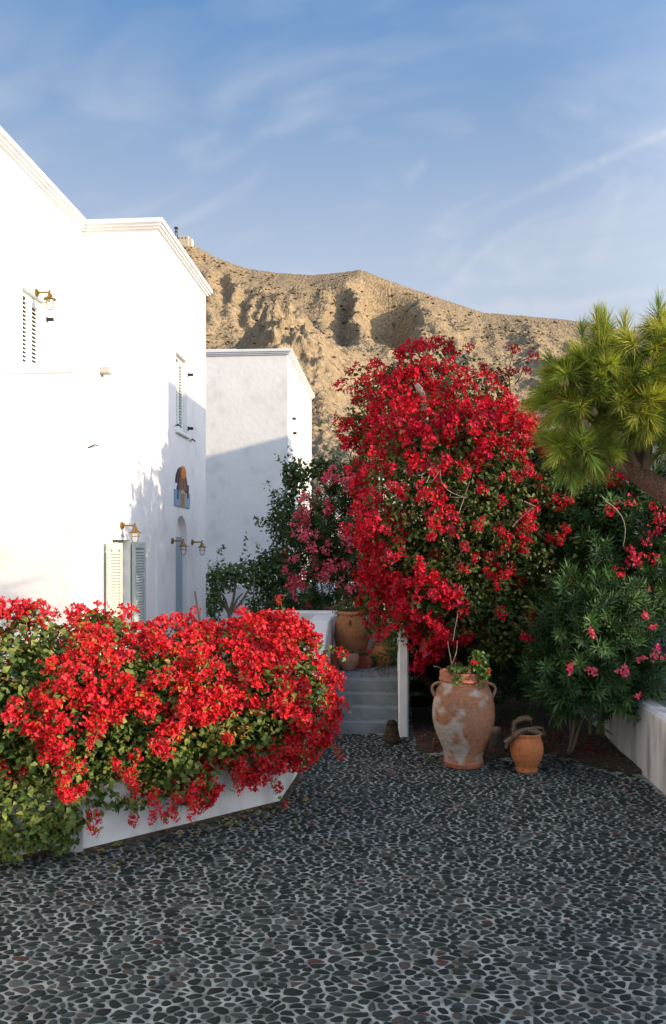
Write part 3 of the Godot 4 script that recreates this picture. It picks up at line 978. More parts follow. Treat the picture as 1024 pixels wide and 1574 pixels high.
func pots() -> void:
	var jar_at := Vector3(0.78, 0.0, -8.42)
	var t := thing("terracotta_jar", "large weathered terracotta jar with white lime patches beside the yard", "jar", jar_at)
	var limed := func(p: Vector3) -> Color:
		var a := atan2(p.z, p.x)
		var n1 := noise.get_noise_3d(p.x * 75 + 9, p.y * 95, p.z * 75)
		var n2 := noise.get_noise_3d(p.x * 320, p.y * 420, p.z * 320)
		var side: float = 0.5 - 0.5 * cos(a) # strongest on the left
		var lime: float = smoothstep(0.0, 0.34, n1 * 0.75 + n2 * 0.95 + side * 0.62 - 0.24)
		var bands := 0.5 + 0.5 * sin(p.y * 95.0 + n1 * 4.0)
		var clay_c := Color(0.48, 0.225, 0.125).lerp(Color(0.37, 0.155, 0.08), smoothstep(0.0, 0.5, n2 + n1 * 0.5)) * (0.9 + 0.1 * bands)
		var brown := Color(0.33, 0.22, 0.14)
		clay_c = clay_c.lerp(brown, smoothstep(0.1, 0.5, -n1) * 0.6)
		if p.y < 0.16: lime = max(lime, smoothstep(-0.25, 0.3, n2) * 0.6)
		return clay_c.lerp(Color(0.6, 0.53, 0.44), lime * 0.92)
	var prof := []
	for q in [[0.2, 0.035], [0.203, 0.06], [0.205, 0.12], [0.213, 0.16], [0.24, 0.23], [0.28, 0.32], [0.312, 0.41], [0.328, 0.5], [0.33, 0.56], [0.326, 0.64], [0.312, 0.72], [0.288, 0.8], [0.26, 0.86], [0.238, 0.9], [0.232, 0.92]]: prof.append(Vector2(q[0], q[1]))
	var fineprof := []
	for k in prof.size() - 1:
		for j in 5:
			var q: Vector2 = prof[k].lerp(prof[k + 1], j / 5.0)
			q.x += 0.0022 * sin(q.y * 230.0)
			fineprof.append(q)
	fineprof.append(prof[-1])
	var body := Mb.new()
	body.lathe(fineprof, 96, Vector3.ZERO, limed)
	put("body", body.mesh(), M.clay, t)
	var rim := Mb.new()
	rim.lathe([Vector2(0.23, 0.905), Vector2(0.258, 0.912), Vector2(0.262, 0.925), Vector2(0.25, 0.935), Vector2(0.252, 0.985), Vector2(0.256, 0.998), Vector2(0.246, 1.01), Vector2(0.225, 1.005), Vector2(0.215, 0.97), Vector2(0.2, 0.93)], 64, Vector3.ZERO, clay(Color(0.52, 0.19, 0.11), Color(0.6, 0.25, 0.15), 0.5))
	put("rim", rim.mesh(), M.clay, t)
	var soil := Mb.new()
	soil.lathe([Vector2(0.22, 0.94), Vector2(0.1, 0.965), Vector2(0.0, 0.97)], 24)
	put("soil", soil.mesh(), M.soil, t)
	var sau := Mb.new()
	sau.lathe([Vector2(0.0, 0.004), Vector2(0.2, 0.004), Vector2(0.208, 0.012), Vector2(0.216, 0.05), Vector2(0.214, 0.058), Vector2(0.204, 0.056)], 48, Vector3.ZERO, clay(Color(0.5, 0.16, 0.09), Color(0.56, 0.21, 0.12), 0.4))
	put("saucer", sau.mesh(), M.clay, t)
	for s in [-1.0, 1.0]:
		var hd := Mb.new()
		var pts := []
		var rr := []
		for k in 11:
			var a := PI * k / 10.0
			var y := 0.885 - 0.15 * k / 10.0
			pts.append(Vector3(s * (lerp(0.235, 0.3, k / 10.0) + 0.062 * sin(a)), y + 0.03 * sin(a), 0.02)); rr.append(0.014 + 0.006 * abs(cos(a)))
		hd.tube(pts, rr, 8, Color(0.4, 0.24, 0.15))
		put("handle", hd.mesh(), M.clay, t)

	# small ribbed pot with a dry branch in it
	var p := thing("terracotta_pot", "small orange ribbed pot holding a twisted dry branch", "pot", Vector3(1.41, 0, -8.22))
	var pr := []
	for q in [[0.0, 0.004], [0.108, 0.006], [0.112, 0.03], [0.108, 0.05], [0.125, 0.09], [0.15, 0.14], [0.167, 0.2], [0.17, 0.25], [0.163, 0.3], [0.148, 0.345], [0.14, 0.37], [0.147, 0.39], [0.15, 0.405], [0.138, 0.408], [0.125, 0.38]]: pr.append(Vector2(q[0], q[1]))
	var f2 := []
	for k in pr.size() - 1:
		for j in 4:
			var q: Vector2 = pr[k].lerp(pr[k + 1], j / 4.0)
			if q.y > 0.09 and q.y < 0.36: q.x += 0.0035 * sin(q.y * 260.0)
			f2.append(q)
	f2.append(pr[-1])
	var pb := Mb.new()
	pb.lathe(f2, 56, Vector3.ZERO, clay(Color(0.6, 0.2, 0.07), Color(0.68, 0.26, 0.11), 0.4))
	put("body", pb.mesh(), M.clay, p)
	var ps := Mb.new()
	ps.lathe([Vector2(0.14, 0.37), Vector2(0.0, 0.38)], 20)
	put("soil", ps.mesh(), M.soil, p)
	var br := thing("dry_branch", "grey twisted dry branch lying across the small orange pot", "branch", Vector3(1.41, 0.39, -8.22))
	var bm := Mb.new()
	for q in [[[-0.24, -0.07, 0.1], [-0.12, 0.01, 0.08], [0.0, 0.04, 0.05], [0.1, 0.07, 0.0], [0.17, 0.05, -0.06], [0.2, -0.03, -0.08]], [[0.12, 0.02, 0.05], [0.0, 0.06, 0.08], [-0.11, 0.03, 0.06], [-0.2, -0.06, 0.06], [-0.22, -0.14, 0.05]], [[-0.1, 0.0, -0.05], [-0.13, 0.09, -0.06], [-0.06, 0.15, -0.07], [0.02, 0.17, -0.05], [0.06, 0.14, -0.03]], [[-0.13, 0.02, -0.03], [-0.12, 0.12, -0.02], [-0.02, 0.16, 0.0], [0.05, 0.15, 0.02]], [[0.15, 0.0, 0.0], [0.05, 0.07, 0.06], [-0.06, 0.06, 0.1], [-0.15, 0.0, 0.12]]]:
		var pts := []
		for v in q: pts.append(Vector3(v[0], v[1], v[2]))
		var rr := []
		for k in pts.size(): rr.append(0.026 - 0.0024 * k + rng.randf_range(-0.002, 0.002))
		bm.tube(pts, rr, 7, Color(1.0, 0.95, 0.85))
	put("limb", bm.mesh(), M.bark, br)
	# pale post stump between the two pots
	var stp := Mb.new()
	stp.lathe([Vector2(0.09, 0.0), Vector2(0.085, 0.1), Vector2(0.07, 0.2), Vector2(0.052, 0.22), Vector2(0.05, 0.29), Vector2(0.0, 0.3)], 14, Vector3.ZERO, func(q): return Color(0.1, 0.085, 0.065) if q.y < 0.22 else Color(0.42, 0.27, 0.18), 0.05)
	tag(put("clay_stump", stp.mesh(), M.clay, self, Transform3D(Basis(), Vector3(1.2, 0, -8.95))), "small pale topped clay stump between the big jar and the ribbed pot", "pot")
	# dark mossy stone at the foot of the stair wall
	var stn := Mb.new()
	stn.lathe([Vector2(0.0, -0.01), Vector2(0.07, 0.0), Vector2(0.085, 0.06), Vector2(0.075, 0.14), Vector2(0.06, 0.2), Vector2(0.062, 0.235), Vector2(0.045, 0.27), Vector2(0.0, 0.285)], 16, Vector3.ZERO, func(q): return Color(0.9, 0.95, 0.7).lerp(Color(0.5, 0.5, 0.45), smoothstep(0.17, 0.24, q.y)), 0.13)
	tag(put("mossy_stone", stn.mesh(), M.soil, self, Transform3D(Basis(Vector3.UP, 0.7), Vector3(0.02, 0.0, -9.3))), "dark mossy upright stone at the foot of the stair wall", "stone")

	# pots on the landing
	var l := 0.56
	var bj := thing("terracotta_jar", "tall brown jar on the landing at the top of the steps", "jar", Vector3(-0.58, l, -11.75))
	var bb := Mb.new()
	bb.lathe(smooth_profile([[0.0, 0.0], [0.15, 0.004], [0.16, 0.03], [0.185, 0.12], [0.225, 0.26], [0.262, 0.38], [0.272, 0.46], [0.262, 0.56], [0.235, 0.67], [0.205, 0.75], [0.198, 0.765]]), 64, Vector3.ZERO, clay(Color(0.42, 0.18, 0.08), Color(0.52, 0.25, 0.12), 0.8))
	put("body", bb.mesh(), M.clay, bj)
	var brm := Mb.new()
	brm.lathe([Vector2(0.195, 0.76), Vector2(0.215, 0.766), Vector2(0.22, 0.79), Vector2(0.214, 0.82), Vector2(0.195, 0.822), Vector2(0.18, 0.78)], 48, Vector3.ZERO, clay(Color(0.56, 0.24, 0.12), Color(0.63, 0.3, 0.16), 0.4))
	put("rim", brm.mesh(), M.clay, bj)
	var lug := Mb.new()
	lug.box(Vector3(-0.03, 0.62, 0.235), Vector3(0.0, 0.7, 0.27), 0.01, Color(0.2, 0.1, 0.05))
	put("lug", lug.mesh(), M.clay, bj)
	var bs := Mb.new()
	bs.lathe([Vector2(0.19, 0.79), Vector2(0.0, 0.81)], 20)
	put("soil", bs.mesh(), M.soil, bj)
	var spec := [["small round pinkish pot on the landing in front of the tall jar", Vector3(-0.6, l, -11.3), [[0.0, 0.0], [0.085, 0.004], [0.092, 0.02], [0.12, 0.06], [0.148, 0.13], [0.152, 0.17], [0.143, 0.215], [0.134, 0.24], [0.137, 0.255], [0.123, 0.25]], Color(0.58, 0.29, 0.2), Color(0.65, 0.37, 0.26)],
		["round bellied orange pot with pink flowers on the landing beside the stair wall", Vector3(-0.12, l, -11.75), [[0.0, 0.0], [0.11, 0.004], [0.115, 0.025], [0.15, 0.07], [0.178, 0.14], [0.182, 0.19], [0.17, 0.25], [0.142, 0.3], [0.13, 0.32], [0.15, 0.335], [0.155, 0.35], [0.135, 0.352]], Color(0.56, 0.22, 0.09), Color(0.63, 0.28, 0.13)],
		["plain reddish pot half hidden by flowers at the left of the tall jar", Vector3(-0.78, l, -11.5), [[0.0, 0.0], [0.1, 0.004], [0.13, 0.2], [0.138, 0.24], [0.138, 0.27], [0.12, 0.27]], Color(0.47, 0.17, 0.09), Color(0.54, 0.22, 0.12)]]
	for q in spec:
		var pt := thing("terracotta_pot", q[0], "pot", q[1])
		var m := Mb.new()
		m.lathe(smooth_profile(q[2]), 48, Vector3.ZERO, clay(q[3], q[4], 0.6))
		put("body", m.mesh(), M.clay, pt)
		var so := Mb.new()
		var top: float = q[2][-1][1]
		so.lathe([Vector2(q[2][-1][0] + 0.005, top - 0.03), Vector2(0.0, top - 0.02)], 16)
		put("soil", so.mesh(), M.soil, pt)
	var tr := thing("plant_trough", "small red oblong trough between the tall jar and the round pot", "planter", Vector3(-0.4, l, -11.55))
	var tb := Mb.new()
	tb.box(Vector3(-0.17, 0, -0.09), Vector3(0.12, 0.19, 0.09), 0.012, Color(0.42, 0.12, 0.07))
	put("body", tb.mesh(), M.clay, tr)
	var ts := Mb.new()
	ts.box(Vector3(-0.15, 0.15, -0.07), Vector3(0.1, 0.196, 0.07), 0.01)
	put("soil", ts.mesh(), M.soil, tr)
	# old boards in the dark behind the stair wall
	var cr := thing("board_rack", "old yellowish boards leaning in deep shade behind the stair wall", "boards", Vector3(0.5, 0, -10.9))
	for k in 3:
		var pl := Mb.new()
		pl.box(Vector3(-0.22, 0.12 + k * 0.22, 0.02 * k), Vector3(0.5, 0.27 + k * 0.22, 0.03 + 0.02 * k), 0.005, [Color(0.14, 0.12, 0.07), Color(0.28, 0.21, 0.06), Color(0.16, 0.15, 0.1)][k])
		put("board", pl.mesh(), M.bark, cr)


func smooth_profile(q: Array) -> Array:
	var out := []
	for k in q.size() - 1:
		for j in 4:
			var v := Vector2(q[k][0], q[k][1]).lerp(Vector2(q[k + 1][0], q[k + 1][1]), j / 4.0)
			v.x += 0.0015 * sin(v.y * 210.0)
			out.append(v)
	out.append(Vector2(q[-1][0], q[-1][1]))
	return out


# ---------- plants ----------
func leaf_mesh(l: float, w: float, fold := 0.25) -> ArrayMesh:
	var mb := Mb.new()
	var a := Vector3.ZERO
	var tip := Vector3(0, -0.12 * l, l)
	var m1 := Vector3(0, 0.06 * l, l * 0.42)
	var lf := Vector3(-w / 2, fold * w * 0.6, l * 0.38)
	var rt := Vector3(w / 2, fold * w * 0.6, l * 0.38)
	mb.tri(a, m1, lf); mb.tri(lf, m1, tip)
	mb.tri(a, rt, m1); mb.tri(m1, rt, tip)
	return mb.mesh()


func tangle(n: Vector3) -> Basis:   # a frame whose y is n, turned at random about it
	var r := Vector3(rng.randf_range(-1, 1), rng.randf_range(-1, 1), rng.randf_range(-1, 1))
	var x := n.cross(r)
	if x.length() < 0.01: x = n.cross(Vector3(0.3, 0.5, 0.8))
	x = x.normalized()
	return Basis(x, n, x.cross(n).normalized())


func any_dir() -> Vector3:
	var z := rng.randf_range(-1, 1)
	var a := rng.randf() * TAU
	var r := sqrt(1.0 - z * z)
	return Vector3(r * cos(a), z, r * sin(a))


# points in the outer layer of a crown made of lobes [centre, radii, weight]; each is [place, outward, lobe]
func crown(lobes: Array, count: int, lo: float, hi: float, lump := 0.25, hollow := true) -> Array:
	var sum := 0.0
	var acc := []
	for q in lobes:
		var r: Vector3 = q[1]
		sum += (r.x * r.y + r.y * r.z + r.x * r.z) * (q[2] if q.size() > 2 else 1.0)
		acc.append(sum)
	var out := []
	var tries := 0
	while out.size() < count and tries < count * 8:
		tries += 1
		var pick := rng.randf() * sum
		var k := 0
		while acc[k] < pick: k += 1
		var c: Vector3 = lobes[k][0]
		var r: Vector3 = lobes[k][1]
		var d := any_dir()
		var f: float = lerp(lo, hi, sqrt(rng.randf()))
		f *= 1.0 + lump * (noise.get_noise_3d(c.x * 40 + d.x * 110, c.y * 40 + d.y * 110, c.z * 40 + d.z * 110) + 0.5 * noise.get_noise_3d(d.x * 320, d.y * 320 + c.x * 90, d.z * 320))
		var p := c + r * d * f
		var inside := false
		for j in lobes.size():
			if j == k or not hollow: continue
			var e: Vector3 = (p - lobes[j][0]) / lobes[j][1]
			if e.length_squared() < lo * lo * 0.8: inside = true; break
		if inside: continue
		var n: Vector3 = (d / r).normalized()
		if n.z < -0.35 and rng.randf() < 0.55: continue
		out.append([p, n, k])
	return out


func bract_cluster(flowers: int, radius: float, size: float, cols: Array, spread := 1.0) -> ArrayMesh:
	var mb := Mb.new()
	for k in flowers:
		var d := any_dir()
		d = (d + Vector3.UP * 0.5).normalized()
		var c := Vector3(d.x, d.y * 0.8, d.z) * radius * pow(rng.randf(), 0.5) * spread
		var ax := (d + any_dir() * 0.7).normalized()
		var b := tangle(ax)
		var col: Color = cols[rng.randi() % cols.size()]
		for j in 3:
			var a := TAU * j / 3.0 + rng.randf() * 0.5
			var o := b * Vector3(cos(a), 0, sin(a))
			var side := b * Vector3(-sin(a), 0, cos(a))
			var l := size * rng.randf_range(0.8, 1.2)
			var up := rng.randf_range(0.35, 1.0)
			var tip := c + (o + ax * up).normalized() * l
			var mid := c + (o + ax * (up + 0.35)).normalized() * l * 0.5
			var cc := col * rng.randf_range(0.8, 1.15)
			mb.tri(c, mid + side * l * 0.4, tip, cc)
			mb.tri(c, tip, mid - side * l * 0.4, cc)
	return mb.mesh()


func hue(list: Array) -> Color:
	var a: Color = list[rng.randi() % list.size()]
	var b: Color = list[rng.randi() % list.size()]
	return a.lerp(b, rng.randf()) * rng.randf_range(0.75, 1.2)


# flower heads: the 300 that show largest are parts of their own, the rest one mass
func heads(parent: Node3D, called: String, meshes: Array, spots: Array, size := 1.0) -> void:
	var eye := Vector3(0, EYE, 0)
	for q in spots:
		var px := seen_at(q[0])
		var facing: float = (q[1] as Vector3).dot((eye - q[0]).normalized())
		q.append((q[0] as Vector3).distance_to(eye) * (1.0 if facing > -0.1 else 1.6) + (100.0 if px.x < -10 or px.x > 1034 else 0.0))
	spots.sort_custom(func(l, r): return l[-1] < r[-1])
	var rest := []
	var cols := PackedColorArray()
	for k in spots.size():
		var q: Array = spots[k]
		var s: float = size * rng.randf_range(0.75, 1.25) * (q[3] if q.size() > 4 else 1.0)
		var n: Vector3 = (q[1] + any_dir() * 0.45).normalized()
		var t := Transform3D(tangle(n).scaled(Vector3.ONE * s), q[0])
		if k < 300:
			put(called, meshes[rng.randi() % meshes.size()], M.petal, parent, t)
		else:
			rest.append(t)
			cols.append(Color.WHITE * rng.randf_range(0.85, 1.1))
	if rest: many(called + "s", meshes[0], M.petal, rest, cols, parent)


func leaves(parent: Node3D, called: String, mesh: Mesh, spots: Array, tones: Array, size := 1.0, wild := 0.9, material: Material = null) -> void:
	var where := []
	var cols := PackedColorArray()
	for q in spots:
		var n: Vector3 = (q[1] * 0.7 + Vector3.UP * 0.45 + any_dir() * wild).normalized()
		where.append(Transform3D(tangle(n).scaled(Vector3.ONE * size * rng.randf_range(0.65, 1.25)), q[0]))
		cols.append(hue(tones))
	many(called, mesh, material if material else M.leaf, where, cols, parent)


func limb(mb: Mb, a: Vector3, b: Vector3, ra: float, rb: float, bend := 0.15, col := Color(0.2, 0.16, 0.12), sides := 7) -> void:
	var pts := []
	var rr := []
	var off := any_dir() * a.distance_to(b) * bend
	for k in 8:
		var t := k / 7.0
		pts.append(a.lerp(b, t) + off * sin(PI * t) + any_dir() * ra * 0.35)
		rr.append(lerp(ra, rb, t))
	mb.tube(pts, rr, sides, col)


const RED := [Color(0.68, 0.018, 0.02), Color(0.62, 0.014, 0.032), Color(0.72, 0.035, 0.026), Color(0.48, 0.009, 0.018), Color(0.7, 0.055, 0.075)]
const GREEN := [Color(0.05, 0.1, 0.018), Color(0.09, 0.15, 0.025), Color(0.13, 0.19, 0.04), Color(0.035, 0.07, 0.016)]
const TAN := [Color(0.34, 0.26, 0.06), Color(0.42, 0.22, 0.06), Color(0.25, 0.22, 0.06), Color(0.45, 0.16, 0.04)]


func blob(px: float, py: float, d: float, rx: float, ry: float, rz: float, w := 1.0) -> Array:
	return [at(px, py, d), Vector3(rx, ry, rz), w]


func near_bougainvillea() -> void:
	var t := thing("bougainvillea", "large bright red bougainvillea spilling over the white raised bed", "bougainvillea")
	var lobes := [blob(-120, 1110, 5.75, 0.7, 0.75, 0.6), blob(15, 1100, 5.9, 0.6, 0.72, 0.58), blob(130, 1100, 6.1, 0.6, 0.72, 0.58), blob(250, 1095, 6.4, 0.62, 0.66, 0.6), blob(355, 1080, 6.8, 0.6, 0.6, 0.6), blob(440, 1068, 7.15, 0.42, 0.6, 0.5), blob(415, 990, 7.3, 0.24, 0.24, 0.3), blob(48, 975, 6.0, 0.2, 0.22, 0.2), blob(60, 1240, 5.6, 0.4, 0.22, 0.2, 1.2), blob(5, 1262, 5.42, 0.38, 0.27, 0.13, 2.2), blob(85, 1268, 5.6, 0.2, 0.19, 0.1, 1.8), blob(285, 1205, 6.1, 0.22, 0.18, 0.15), blob(375, 1170, 6.6, 0.15, 0.13, 0.1), blob(465, 1140, 7.2, 0.2, 0.24, 0.2), blob(180, 1205, 5.95, 0.4, 0.2, 0.2)]
	var stems := Mb.new()
	for k in 46:
		var a := Vector3(rng.randf_range(-3.4, -1.1), 0.46, 0)
		a.z = -6.6 - 0.55 * (a.x + 2.3) + rng.randf_range(-0.2, 0.3)
		var q: Array = lobes[rng.randi() % 6]
		var e: Vector3 = q[0] + q[1] * any_dir() * 0.85
		limb(stems, a, e, rng.randf_range(0.01, 0.022), 0.004, 0.2, Color(0.2, 0.15, 0.1), 6)
	put("stems", stems.mesh(), M.twig, t)
	var lf := leaf_mesh(0.062, 0.046)
	var green := []
	var dry := []
	for q in crown(lobes, 17000, 0.62, 1.04):
		var px := seen_at(q[0])
		var g: float = noise.get_noise_3d(q[0].x * 130, q[0].y * 130, q[0].z * 130)
		if px.y > 1040 and g > 0.22 and rng.randf() < 0.75: dry.append(q)
		elif px.y < 1160 and rng.randf() < 0.09: dry.append(q)
		else: green.append(q)
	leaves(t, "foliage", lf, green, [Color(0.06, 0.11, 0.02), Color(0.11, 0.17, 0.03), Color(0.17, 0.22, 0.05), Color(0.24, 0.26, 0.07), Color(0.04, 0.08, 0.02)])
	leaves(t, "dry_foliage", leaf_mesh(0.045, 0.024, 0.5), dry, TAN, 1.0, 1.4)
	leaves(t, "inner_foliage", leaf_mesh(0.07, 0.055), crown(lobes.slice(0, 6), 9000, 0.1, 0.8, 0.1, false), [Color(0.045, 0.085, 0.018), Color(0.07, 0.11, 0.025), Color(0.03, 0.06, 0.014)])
	# a leafy sprig with large leaves standing up at the top
	var sprig := []
	for k in 130:
		var p := at(rng.randf_range(105, 200), 0, 6.25)
		p = at(seen_at(p).x, 965 + 28 * pow(abs(seen_at(p).x - 150) / 45.0, 2.0) - rng.randf() * 24, 6.25 + rng.randf_range(-0.1, 0.1))
		sprig.append([p, Vector3(rng.randf_range(-0.5, 0.5), 0.8, 0.4), 0])
	leaves(t, "sprig", leaf_mesh(0.085, 0.06), sprig, [Color(0.14, 0.22, 0.04), Color(0.2, 0.26, 0.06), Color(0.07, 0.13, 0.03)])
	var red := []
	for q in crown(lobes, 2600, 0.93, 1.1):
		var px := seen_at(q[0])
		var g: float = noise.get_noise_3d(q[0].x * 95 + 30, q[0].y * 95, q[0].z * 95)
		var want: float = lerp(0.1, 0.44, smoothstep(120, 330, px.x)) - 0.36 * smoothstep(1070, 1200, px.y) + 0.1 * smoothstep(1010, 950, px.y)
		if g + want > 0.12 + rng.randf() * 0.16: red.append(q)
	# hanging sprays
	for s in [[300, 1200, 255, 6.0], [238, 1215, 262, 5.9], [205, 1180, 215, 5.9], [372, 1165, 1200, 6.55], [455, 1120, 1170, 7.1], [520, 1040, 1055, 7.2], [100, 1180, 1215, 5.75]]:
		for k in 7:
			var y0: float = s[1]
			var y1: float = s[2] if s[2] > 900 else s[2] + 1000.0
			red.append([at(s[0] + rng.randf_range(-9, 9), lerp(y0, y1, k / 6.0), s[3] - 0.3), Vector3(0, -0.3, 1), 0, 0.55])
	for s in [[40, 930, 6.0], [52, 940, 6.0], [30, 945, 5.95], [68, 952, 6.0], [25, 965, 5.9], [60, 965, 5.9], [40, 955, 5.9], [155, 935, 6.2], [172, 950, 6.2], [430, 945, 7.3], [420, 950, 7.3], [298, 940, 6.6], [195, 940, 6.2]]:
		red.append([at(s[0], s[1], s[2]), Vector3(0, 1, 0.4), 0])
	var sp := sprays(t, lobes, 150, 0.26, 0.6, func(px): return px.y < 1230)
	leaves(t, "shoot_leaves", lf, sp[0], [Color(0.14, 0.2, 0.04), Color(0.22, 0.24, 0.06), Color(0.3, 0.24, 0.06), Color(0.07, 0.12, 0.025)], 0.75, 1.2)
	red.append_array(sp[1])
	var ms := []
	for k in 12: ms.append(bract_cluster(20 if k % 3 else 14, 0.07 if k % 3 == 0 else 0.078, 0.031, RED if k < 7 else (RED + [TAN[1], TAN[3]] if k < 10 else RED + [Color(0.62, 0.09, 0.12), Color(0.5, 0.05, 0.07)])))
	heads(t, "flower_head", ms, red, 1.0)


func tall_bougainvillea() -> void:
	var t := thing("bougainvillea", "tall crimson bougainvillea tree arching behind the lime stained jar", "bougainvillea")
	var lobes := [blob(697, 765, 9.3, 0.93, 1.15, 0.85), blob(632, 635, 10.5, 0.72, 0.55, 0.6), blob(785, 722, 10.2, 0.68, 0.54, 0.6), blob(850, 745, 9.9, 0.42, 0.5, 0.4, 1.2), blob(617, 850, 9.4, 0.44, 0.52, 0.45), blob(695, 915, 9.1, 0.62, 0.5, 0.5), blob(800, 840, 9.6, 0.8, 0.95, 0.75), blob(582, 690, 10.4, 0.26, 0.45, 0.3, 0.6), blob(668, 562, 10.5, 0.44, 0.26, 0.35, 0.35), blob(755, 592, 10.5, 0.24, 0.2, 0.2, 0.6), blob(583, 920, 10.2, 0.26, 0.32, 0.28), blob(880, 790, 9.5, 0.6, 0.75, 0.5), blob(765, 950, 9.1, 0.38, 0.5, 0.35), blob(575, 582, 10.5, 0.4, 0.17, 0.22, 0.4), blob(548, 655, 10.5, 0.26, 0.17, 0.2, 0.4), blob(660, 940, 9.7, 0.5, 0.5, 0.4)]
	var wood := Mb.new()
	var trunk := Vector3(1.05, 0, -9.75)
	var pale := Color(0.3, 0.25, 0.2)
	for q in [[650, 640, 9.5], [700, 700, 9.3], [620, 760, 9.4], [780, 720, 9.5], [590, 850, 9.6]]:
		limb(wood, trunk + any_dir() * 0.08 * Vector3(1, 0, 1), at(q[0], q[1], q[2]), 0.055, 0.028, 0.12, Color(0.16, 0.12, 0.09), 9)
	put("trunk", wood.mesh(), M.bark, t)
	var br := Mb.new()
	limb(br, at(655, 660, 9.2), at(641, 590, 9.35), 0.05, 0.03, 0.05, pale, 9)
	for k in [[676, 722, 716, 765, 8.4], [716, 765, 690, 764, 8.4], [676, 722, 655, 742, 8.4], [655, 742, 662, 728, 8.4], [806, 770, 823, 778, 8.6], [690, 1030, 703, 985, 8.4], [697, 1030, 689, 985, 8.4], [697, 985, 720, 900, 8.5], [820, 780, 788, 810, 8.5], [722, 740, 705, 790, 8.45], [930, 770, 958, 840, 8.3]]:
		limb(br, at(k[0], k[1], k[4]), at(k[2], k[3], k[4] + 0.05), 0.007, 0.003, 0.22, pale, 5)
	for k in 60:
		var q: Array = lobes[rng.randi() % 6]
		limb(br, q[0] + any_dir() * 0.2, q[0] + q[1] * any_dir() * 1.05, 0.014, 0.004, 0.15, Color(0.15, 0.12, 0.09), 5)
	for k in [[792, 640, 790, 540], [790, 560, 820, 545], [792, 590, 806, 560], [720, 600, 722, 533], [700, 560, 690, 526], [660, 570, 633, 528], [620, 600, 545, 590], [590, 640, 518, 645]]:
		limb(br, at(k[0], k[1], 10.4), at(k[2], k[3], 10.4), 0.01, 0.004, 0.14, Color(0.12, 0.09, 0.06), 5)
	put("branches", br.mesh(), M.twig, t).set_meta("kind", "stuff")
	var lf := leaf_mesh(0.065, 0.042)
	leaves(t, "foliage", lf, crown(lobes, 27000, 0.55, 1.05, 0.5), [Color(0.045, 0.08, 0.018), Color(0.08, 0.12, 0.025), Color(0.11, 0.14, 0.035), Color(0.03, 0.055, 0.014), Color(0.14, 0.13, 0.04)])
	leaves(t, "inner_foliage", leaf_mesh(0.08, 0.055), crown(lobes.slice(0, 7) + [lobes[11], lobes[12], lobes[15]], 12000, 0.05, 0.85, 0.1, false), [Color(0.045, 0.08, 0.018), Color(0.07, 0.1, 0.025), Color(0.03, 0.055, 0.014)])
	var red := []
	for q in crown(lobes, 3300, 0.86, 1.16, 0.5):
		var px := seen_at(q[0])
		var g: float = noise.get_noise_3d(q[0].x * 75 + 10, q[0].y * 75, q[0].z * 75)
		var want: float = 0.2 + 0.17 * smoothstep(780, 660, px.x) - 0.16 * smoothstep(650, 590, px.y) - 0.16 * smoothstep(770, 920, px.x) * smoothstep(660, 820, px.y) - 0.17 * smoothstep(680, 780, px.x) * smoothstep(690, 760, px.y) - 0.12 * smoothstep(760, 960, px.y) - 0.22 * smoothstep(640, 740, px.x) * smoothstep(860, 940, px.y) + 0.12 * smoothstep(660, 560, px.x)
		if px.x > 590 and px.x < 720 and px.y > 735 and px.y < 800 and rng.randf() < 0.55: continue
		if g + want > 0.13 + rng.randf() * 0.18: red.append(q)
	for s in [[633, 528], [640, 535], [660, 527], [676, 522], [690, 527], [700, 545], [720, 535], [748, 570], [765, 575], [782, 572], [770, 585], [790, 537], [820, 546], [520, 646], [535, 650], [530, 655], [548, 640], [540, 600], [556, 585], [570, 572], [590, 565], [612, 555], [578, 945], [588, 955], [592, 965], [585, 935], [570, 948]]:
		red.append([at(s[0], s[1], 10.4 if s[1] < 900 else 10.6), Vector3(0, 0.7, 0.5), 0])
	var sp := sprays(t, lobes, 230, 0.28, 0.55, func(px): return px.x < 900)
	leaves(t, "shoot_leaves", lf, sp[0], [Color(0.08, 0.12, 0.03), Color(0.12, 0.15, 0.04), Color(0.2, 0.16, 0.05)], 0.75, 1.2)
	red.append_array(sp[1])
	var ms := []
	for k in 9: ms.append(bract_cluster(17 if k % 3 else 13, 0.07 if k % 3 == 0 else 0.088, 0.037, [Color(0.6, 0.011, 0.03), Color(0.54, 0.01, 0.042), Color(0.66, 0.022, 0.05), Color(0.44, 0.01, 0.025)] if k < 7 else [Color(0.52, 0.03, 0.09), Color(0.36, 0.05, 0.03)]))
	heads(t, "flower_head", ms, red, 1.0)


